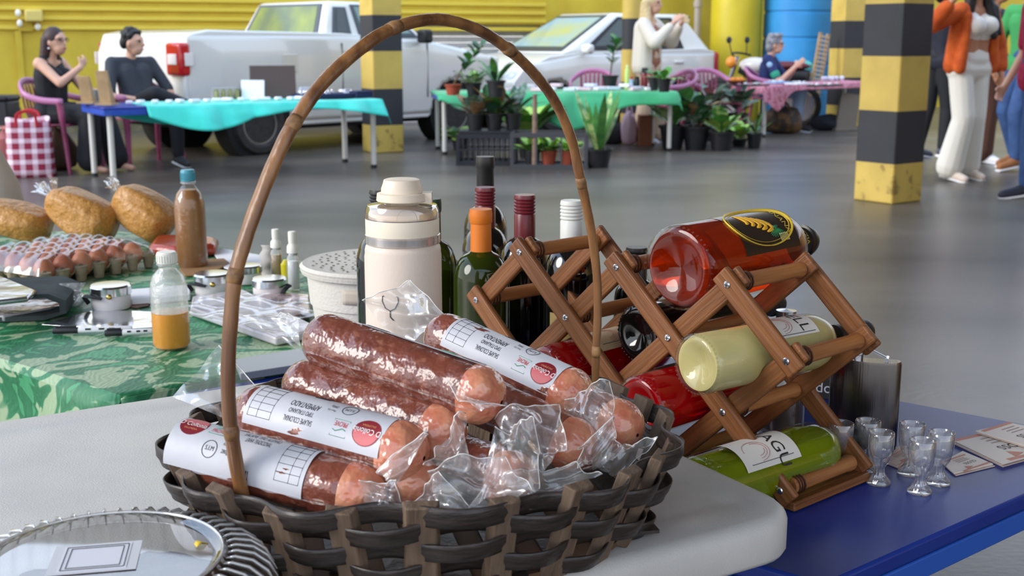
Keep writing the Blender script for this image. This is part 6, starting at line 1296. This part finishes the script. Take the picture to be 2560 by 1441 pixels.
# ================================================================ salami
def meat():
    m = pm('salami', (126, 66, 50), .4, c2=(98, 48, 37), nscale=26, bump=.55, bscale=48, coat=1.0, contrast=(.3, .7)); nt = m.node_tree; n = nt.nodes; l = nt.links; bs = n['Principled BSDF']
    old = bs.inputs['Base Color'].links[0].from_socket; t = n.new('ShaderNodeTexCoord'); vo = n.new('ShaderNodeTexNoise'); vo.inputs['Scale'].default_value = 95; vo.inputs['Detail'].default_value = 2; vo.inputs['Distortion'].default_value = .6
    r = n.new('ShaderNodeValToRGB'); r.color_ramp.elements[0].position = .56; r.color_ramp.elements[1].position = .68; r.color_ramp.elements[0].color = (0, 0, 0, 1); r.color_ramp.elements[1].color = (.32, .32, .32, 1)
    l.new(t.outputs['Object'], vo.inputs['Vector']); l.new(vo.outputs[0], r.inputs[0]); x = n.new('ShaderNodeMix'); x.data_type = 'RGBA'; l.new(r.outputs[0], x.inputs['Factor']); l.new(old, x.inputs['A']); x.inputs['B'].default_value = (*lin((184, 124, 100)), 1); l.new(x.outputs['Result'], bs.inputs['Base Color'])
    bs.inputs['Coat Roughness'].default_value = .08; return m
mmeat = meat(); mend = pm('salami_end', (186, 104, 78), .4, c2=(206, 146, 112), nscale=40, bump=.7, bscale=40, coat=1.0, contrast=(.4, .66))
mfilm = film('salami_film', (1, 1, 1), .13, .20, .45, 26, rough=.14)
mlabw = pm('label_paper', (190, 190, 196), .45, bump=.15, bscale=30); mlogo = pm('logo_red', (116, 20, 32), .5, c2=(150, 36, 44), nscale=30); mlogo2 = pm('logo_pink', (196, 96, 100), .5); mlt = pm('ink_black', (40, 40, 48), .6); mprove = pm('ink_red', (190, 40, 40), .6); mwtxt = pm('ink_white', (236, 226, 226), .6); mgrn = pm('ink_green', (70, 150, 120), .6)
def rib_text(kind): return {'IT': ('SALAME COLONIAL', 'TIPO ITALIANO', 'APIMENTADO'), 'AL': ('SALAME TIPO ALEMÃO', 'LINHA TRADICIONAL', '')}[kind]
def salami(label, a, b_, r, lab=None, tails=(), seed=1, twist=0.0):
    """a = far end, b_ = near end as (px, py, depth); lab = (kind, flip, phi centre, s centre)"""
    a, e = K(*a), K(*b_); d = (e - a); L = d.length; d.normalize(); up = (V(0, 0, 1) - d*d.z).normalized(); sd = up.cross(d)
    if sd.dot(V(0, -1, 0)) < 0: sd = -sd                                        # sd points to the camera
    low = min(a.z, e.z) - r; mid = (a + e)/2; org = V(mid.x, mid.y, low); t = thing('salami', label, 'salami', org, 0, 'wrapped salami sticks'); rn = random.Random(seed); ph = [rn.uniform(0, 6) for _ in range(6)]
    def pt(s, phi, rr): return a + d*s + up*(rr*math.cos(phi)) + sd*(rr*math.sin(phi)) - org
    ns = 54; b = MB()
    def prof(s):
        q = min(s, L - s)/(r*.95); k = math.sqrt(max(0, 1 - (1 - q)**2)) if q < 1 else 1.0; return r*max(.001, k)
    def fn(u, v):
        s = L*v; phi = 2*PI*u; rr = prof(s)*(1 + .018*math.sin(3*phi + 5*v + ph[0]) + .014*math.sin(2*PI*v*4 + ph[1]) + .012*math.sin(7*phi + 21*v + ph[2])); return tuple(pt(s, phi, rr))
    b.grid(40, ns, fn, cu=True); obj('sausage', b, mmeat, t, smooth=180)
    b = MB()                                                                      # paler puckered end towards the camera
    def fe(u, v):
        s = L - r*1.25*(1 - v); phi = 2*PI*u; vv = s/L; rr = (prof(min(s, L*.9999)) + .0009*min(1, 4*v))*(1 + .018*math.sin(3*phi + 5*vv + ph[0]) + .014*math.sin(2*PI*vv*4 + ph[1]) + .012*math.sin(7*phi + 21*vv + ph[2]))*(1 + .03*math.sin(11*phi + ph[3])*v*v); return tuple(pt(s + .0008, phi, rr))
    b.grid(40, 12, fe, cu=True); obj('near_end', b, mend, t, smooth=180)
    b = MB()                                                                      # seam of the wrapping along the stick
    b.grid(40, 3, lambda u, v: tuple(pt(L*(.06 + .9*u), 1.75 + .02*math.sin(30*u), r*(1.0 + .10*v + .03*math.sin(44*u)*v)))); obj('wrap_seam', b, mfilm, t, smooth=180)
    if lab:
        kind, flip, pc, sc_, hw, hl = lab; sg = -1 if flip else 1; rl = r*1.035
        f = lambda x, y, k=0.0: tuple(pt(sc_*L + sg*x, pc - sg*y/r, rl + k))
        b = MB(); b.grid(30, 24, lambda u, v: f((u - .5)*2*hl, (v - .5)*2*hw)); lo = obj('paper_label', b, mlabw, t, smooth=180)
        X = lambda q: -hl + 2*hl*q                                                # 0 .. 1 along the reading direction
        def put(name, mb, mat, sm=180): obj(name, mb, mat, lo, smooth=sm)
        cx, cy, rx, ry = X(.115), hw*.35, hl*.19, hw*.42
        b = MB(); b.grid(24, 6, lambda u, v: f(cx + rx*v*math.cos(2*PI*u), cy + ry*v*math.sin(2*PI*u), .0003), cu=True); put('logo', b, mlogo)
        b = MB(); b.grid(13, 6, lambda u, v: f(cx + rx*.93*v*math.cos(PI*u), cy + ry*(.93*v*math.sin(PI*u)), .0005)); put('logo_pink_half', b, mlogo2)
        b = MB(); lettering(b, 'D Collonia', ry*.42, lambda x, y: f(cx + x, cy + y - ry*.05, .0007), width=rx*2.0); put('lettering', b, mwtxt, 0)
        b = MB(); lettering(b, 'SALUMERIA', ry*.16, lambda x, y: f(cx + x, cy + y - ry*.5, .0007), width=rx*1.0); put('lettering', b, pm('ink_amber', (206, 140, 90), .6), 0)
        qx, qy = X(.30), hw*.42; b = MB(); b.tube([f(qx + x, qy + y, .0002) for x, y in ((-hl*.11, -hw*.26), (hl*.11, -hw*.26), (hl*.11, hw*.26), (-hl*.11, hw*.26))], .0003, 4, closed=True); put('stamp_frame', b, mgrn)
        b = MB(); lettering(b, 'PROVE', hw*.16, lambda x, y: f(qx + x, qy + y - hw*.12, .0004), width=hl*.18); put('lettering', b, mprove, 0)
        b = MB(); b.tube([f(qx + hl*.09*s_, qy + hw*(.06 + .05*math.sin(3*s_)), .0003) for s_ in (-1, -.5, 0, .5, 1)], .0004, 4); put('stamp_wave', b, mgrn)
        ox, oy = X(.31), -hw*.30; b = MB(); b.tube([f(ox + hl*.10*math.cos(a_), oy + hw*.24*math.sin(a_), .0002) for a_ in [i*PI/10 for i in range(20)]], .0003, 4, closed=True); put('stamp_oval', b, mlt)
        b = MB(); lettering(b, 'S.I.M', hw*.13, lambda x, y: f(ox + x, oy + y + hw*.02, .0003), width=hl*.12); put('lettering', b, mlt, 0)
        b = MB(); lettering(b, '280g', hw*.14, lambda x, y: f(X(.42) + x, -hw*.30 + y, .0003), width=hl*.1); put('lettering', b, mlt, 0)
        b = MB(); lettering(b, 'Peso Líq.', hw*.10, lambda x, y: f(X(.42) + x, -hw*.10 + y, .0003), width=hl*.12); put('lettering', b, mlt, 0)
        l1, l2, l3 = rib_text(kind); tx = X(.60)
        for k, (s_, h_, w_) in enumerate(((l1, .17 if kind == 'IT' else .24, .42 if kind == 'IT' else .52), (l2, .15 if kind == 'IT' else .18, .36), (l3, .22, .42))):
            if s_: b = MB(); lettering(b, s_, hw*h_, lambda x, y: f(tx + x, hw*(.52 - .27*k) + y, .0003), width=hl*w_); put('lettering', b, mlt, 0)
        for k in range(7): b = MB(); b.tube([f(X(.80), hw*(.72 - .23*k), .0002), f(X(.97), hw*(.72 - .23*k), .0002)], .00022, 4); put('table_line', b, mlt)
        for q_ in (.80, .90, .97): b = MB(); b.tube([f(X(q_), hw*(.72 - .23*k), .0002) for k in range(7)], .0002, 4); put('table_line', b, mlt)
        for k in range(9): b = MB(); b.tube([f(X(.52 + .012*k), -hw*.62, .0002), f(X(.52 + .012*k), -hw*.92, .0002)], .0004 if k % 3 else .0007, 4); put('barcode_bar', b, mlt)
    for k, tl_ in enumerate(tails): 
        c4 = [K(*q) - org for q in tl_[:4]]; amp = tl_[4] if len(tl_) > 4 else .008; p4 = [rn.uniform(0, 6) for _ in range(5)]; nn = (c4[1]-c4[0]).cross(c4[3]-c4[0]).normalized()
        def ft(u, v):
            p = (c4[0]*(1-u) + c4[1]*u)*(1-v) + (c4[3]*(1-u) + c4[2]*u)*v
            w_ = amp*(math.sin(5*u + 3*v + p4[0])*.8 + .4*math.sin(9*v - 4*u + p4[1]) + .14*math.sin(23*u + 9*v + p4[2]) + .5*abs(math.sin(6*(u - v) + p4[3])))
            eg = .10*math.sin(9*v + p4[4])*(u - .5)*.3; return tuple(p + nn*w_ + (c4[1]-c4[0])*eg)
        b = MB(); b.grid(22, 22, ft); fo = obj('film_tail', b, mfilm, t, smooth=180)
        ed = MB(); ed.tube([ft(u/20, 0.0) for u in range(21)], .0005, 5); ed.tube([ft(1.0, u/20) for u in range(21)], .0004, 5); obj('film_edge', ed, pm('film_fold', (214, 210, 206), .2, coat=.8), fo, smooth=180)
    return t
salami('salami lying on top of the pile with its plain side to the front', (770, 836, 1.09), (1252, 1006, 1.00), .0245, ('IT', True, -.66, .58, .014, .064),
       [((612, 795, 1.12), (700, 778, 1.11), (752, 800, 1.09), (742, 872, 1.08), .004), ((1118, 950, .985), (1150, 1010, .975), (1262, 1012, .975), (1200, 1030, .97), .004)], 1)
salami('labelled salami at the back right below the bottles', (1075, 826, 1.23), (1470, 1010, 1.12), .0252, ('IT', True, .36, .52, .028, .068),
       [((905, 752, 1.26), (1024, 698, 1.26), (1115, 790, 1.24), (1000, 868, 1.24), .010), ((1400, 985, 1.09), (1525, 955, 1.08), (1530, 1085, 1.06), (1440, 1120, 1.06), .010)], 2)
salami('labelled salami in front with the spicy Italian label upside down', (596, 1024, 1.05), (1058, 1146, .965), .0258, ('IT', True, .46, .50, .027, .069),
       [((545, 862, 1.09), (648, 975, 1.08), (600, 1062, 1.06), (428, 992, 1.08), .006), ((940, 1180, .945), (1060, 1075, .94), (1068, 1090, .94), (985, 1215, .935), .003)], 3)
salami('lowest salami at the left with a German type label', (500, 1132, 1.005), (958, 1250, .955), .0248, ('AL', False, .56, .27, .030, .064),
       [((900, 1205, .935), (990, 1200, .93), (1000, 1262, .925), (910, 1270, .925), .006)], 4)
salami('unlabelled salami in the middle of the pile under the top one', (722, 948, 1.10), (1152, 1100, 1.005), .0245, None,
       [((1170, 1040, .975), (1110, 1100, .97), (1075, 1180, .95), (1180, 1170, .95), .010), ((1230, 1050, .97), (1340, 1060, .96), (1340, 1200, .94), (1172, 1288, .925), .014)], 5)
salami('salami behind the large crumpled film with its pink end to the front', (1090, 938, 1.17), (1478, 1140, 1.06), .0245, None,
       [((1235, 1040, 1.0), (1388, 988, 1.0), (1420, 1130, .985), (1300, 1190, .97), .014)], 6)
salami('salami at the far right with its end against the basket rim', (1260, 925, 1.22), (1592, 1088, 1.10), .0250, None,
       [((1540, 1090, 1.06), (1640, 1105, 1.06), (1560, 1160, 1.03), (1440, 1190, 1.01), .008), ((1525, 1060, 1.05), (1455, 1110, 1.02), (1430, 1190, 1.0), (1525, 1150, 1.02), .008), ((1250, 1200, .955), (1400, 1150, .98), (1500, 1196, .985), (1330, 1262, .945), .008)], 7)
salami('buried salami end showing between the film and the German salami', (700, 1120, 1.04), (1092, 1230, .975), .0245, None,
       [((1010, 1255, .94), (1100, 1185, .945), (1170, 1260, .93), (1100, 1285, .925), .008), ((1068, 1168, .955), (1255, 1130, .955), (1335, 1236, .935), (1100, 1284, .925), .010)], 8)
salami('salami lying under the crumpled film in the middle of the basket', (960, 1080, 1.10), (1322, 1216, .985), .0240, None, [], 9)
# ================================================================ domed cake container
DC = P(252, 1408, ZW + .066); DC.z = ZW; dm = thing('cake_container', 'clear fluted plastic dome over a dark cake in the bottom left corner', 'container', DC, .3)
mdome = film('dome_plastic', (.985, .985, .985), .0, .24, 0, rough=.04, face=.04)
NF = 56
mcrest = film('dome_crest_highlight', (1, 1, 1), .30, .34, 0, rough=.06, face=.1)  # whitish haze puts the bright ridge highlights into the colour
def dome(prof, n, flute):
    b = MB(); k = len(prof)
    b.grid(n, k, lambda u, v: (lambda q, a: (q[0]*math.cos(a)*(1 + q[2]*math.cos(NF*a)), q[0]*math.sin(a)*(1 + q[2]*math.cos(NF*a)), q[1] + q[3]*math.cos(NF*a)))(prof[int(round(v*(k-1)))], 2*PI*u), cu=True); return b
pr = [(.0001, .0655, 0, 0), (.078, .0655, 0, 0), (.082, .066, 0, 0), (.0845, .0695, 0, 0), (.0875, .0695, 0, 0), (.089, .066, 0, .0006), (.095, .0645, .004, .0028), (.107, .060, .008, .0040), (.117, .052, .011, .0036), (.123, .042, .012, .002), (.127, .026, .010, 0), (.130, .010, .005, 0), (.136, .008, 0, 0), (.138, .006, 0, 0)]
obj('fluted_lid', dome(pr, NF*6, True), mdome, dm, smooth=180)
for k in range(NF):                                        # crests of the flutes, whitened to stand in for highlights
    a = 2*PI*k/NF; b = MB(); b.tube([(r_*math.cos(a), r_*math.sin(a), z_) for r_, z_ in ((.0895, .0668), (.0955, .0678), (.108, .0646), (.1185, .0562), (.1246, .0446))], [.0006, .0012, .0013, .0013, .0006], 6); obj('flute', b, mcrest, dm, smooth=180)
b = MB(); b.tube([(.086*math.cos(i*PI/32), .086*math.sin(i*PI/32), .0700) for i in range(64)], .0013, 6, closed=True); obj('top_ring', b, mcrest, dm, smooth=180)
b = MB(); b.lathe([(.10, 0), (.134, .002), (.139, .008), (.134, .009), (.10, .006), (0, .006)], 64); obj('base', b, pm('base_black', (26, 24, 24), .3), dm)
b = MB(); b.grid(60, 16, lambda u, v: (lambda a, r_: (r_*math.cos(a), r_*math.sin(a), .0065 + (.036 - .020*(v**6))*(1 if v < .98 else 0) + .002*math.sin(9*a + 7*v) + .0015*math.sin(23*a)*v))(2*PI*u, .104*v + .0001), cu=True); obj('cake', b, pm('cake_brown', (66, 34, 26), .6, c2=(44, 22, 18), nscale=40, bump=.6, bscale=80), dm, smooth=180)
b = MB(); b.box((0, 0, 0), (.075, .062, .0004)); st_ = obj('sticker', b, pm('sticker_clear', (200, 200, 206), .4), dm, M=TR(-.004, .010, .0662, rz=-.1, s=.82))
b = MB(); b.box((0, 0, .0004), (.058, .054, .0004)); obj('sticker_panel', b, pm('sticker_white', (214, 214, 222), .5), st_)
for k in (.0265, .0225): b = MB(); b.tube([(-k, -k*.92, .0008), (k, -k*.92, .0008), (k, k*.92, .0008), (-k, k*.92, .0008)], .0004, 4, closed=True); obj('sticker_frame', b, mlt, st_)
b = MB(); b.grid(5, 4, lambda u, v: ((u-.5)*.012*(1 - .5*v), (v-.5)*.006, .002*math.sin(4*u))); obj('yellow_flake', b, pm('flake', (206, 176, 50), .6), dm, solid=.0006, M=TR(.070, .012, .0665, rz=.7))
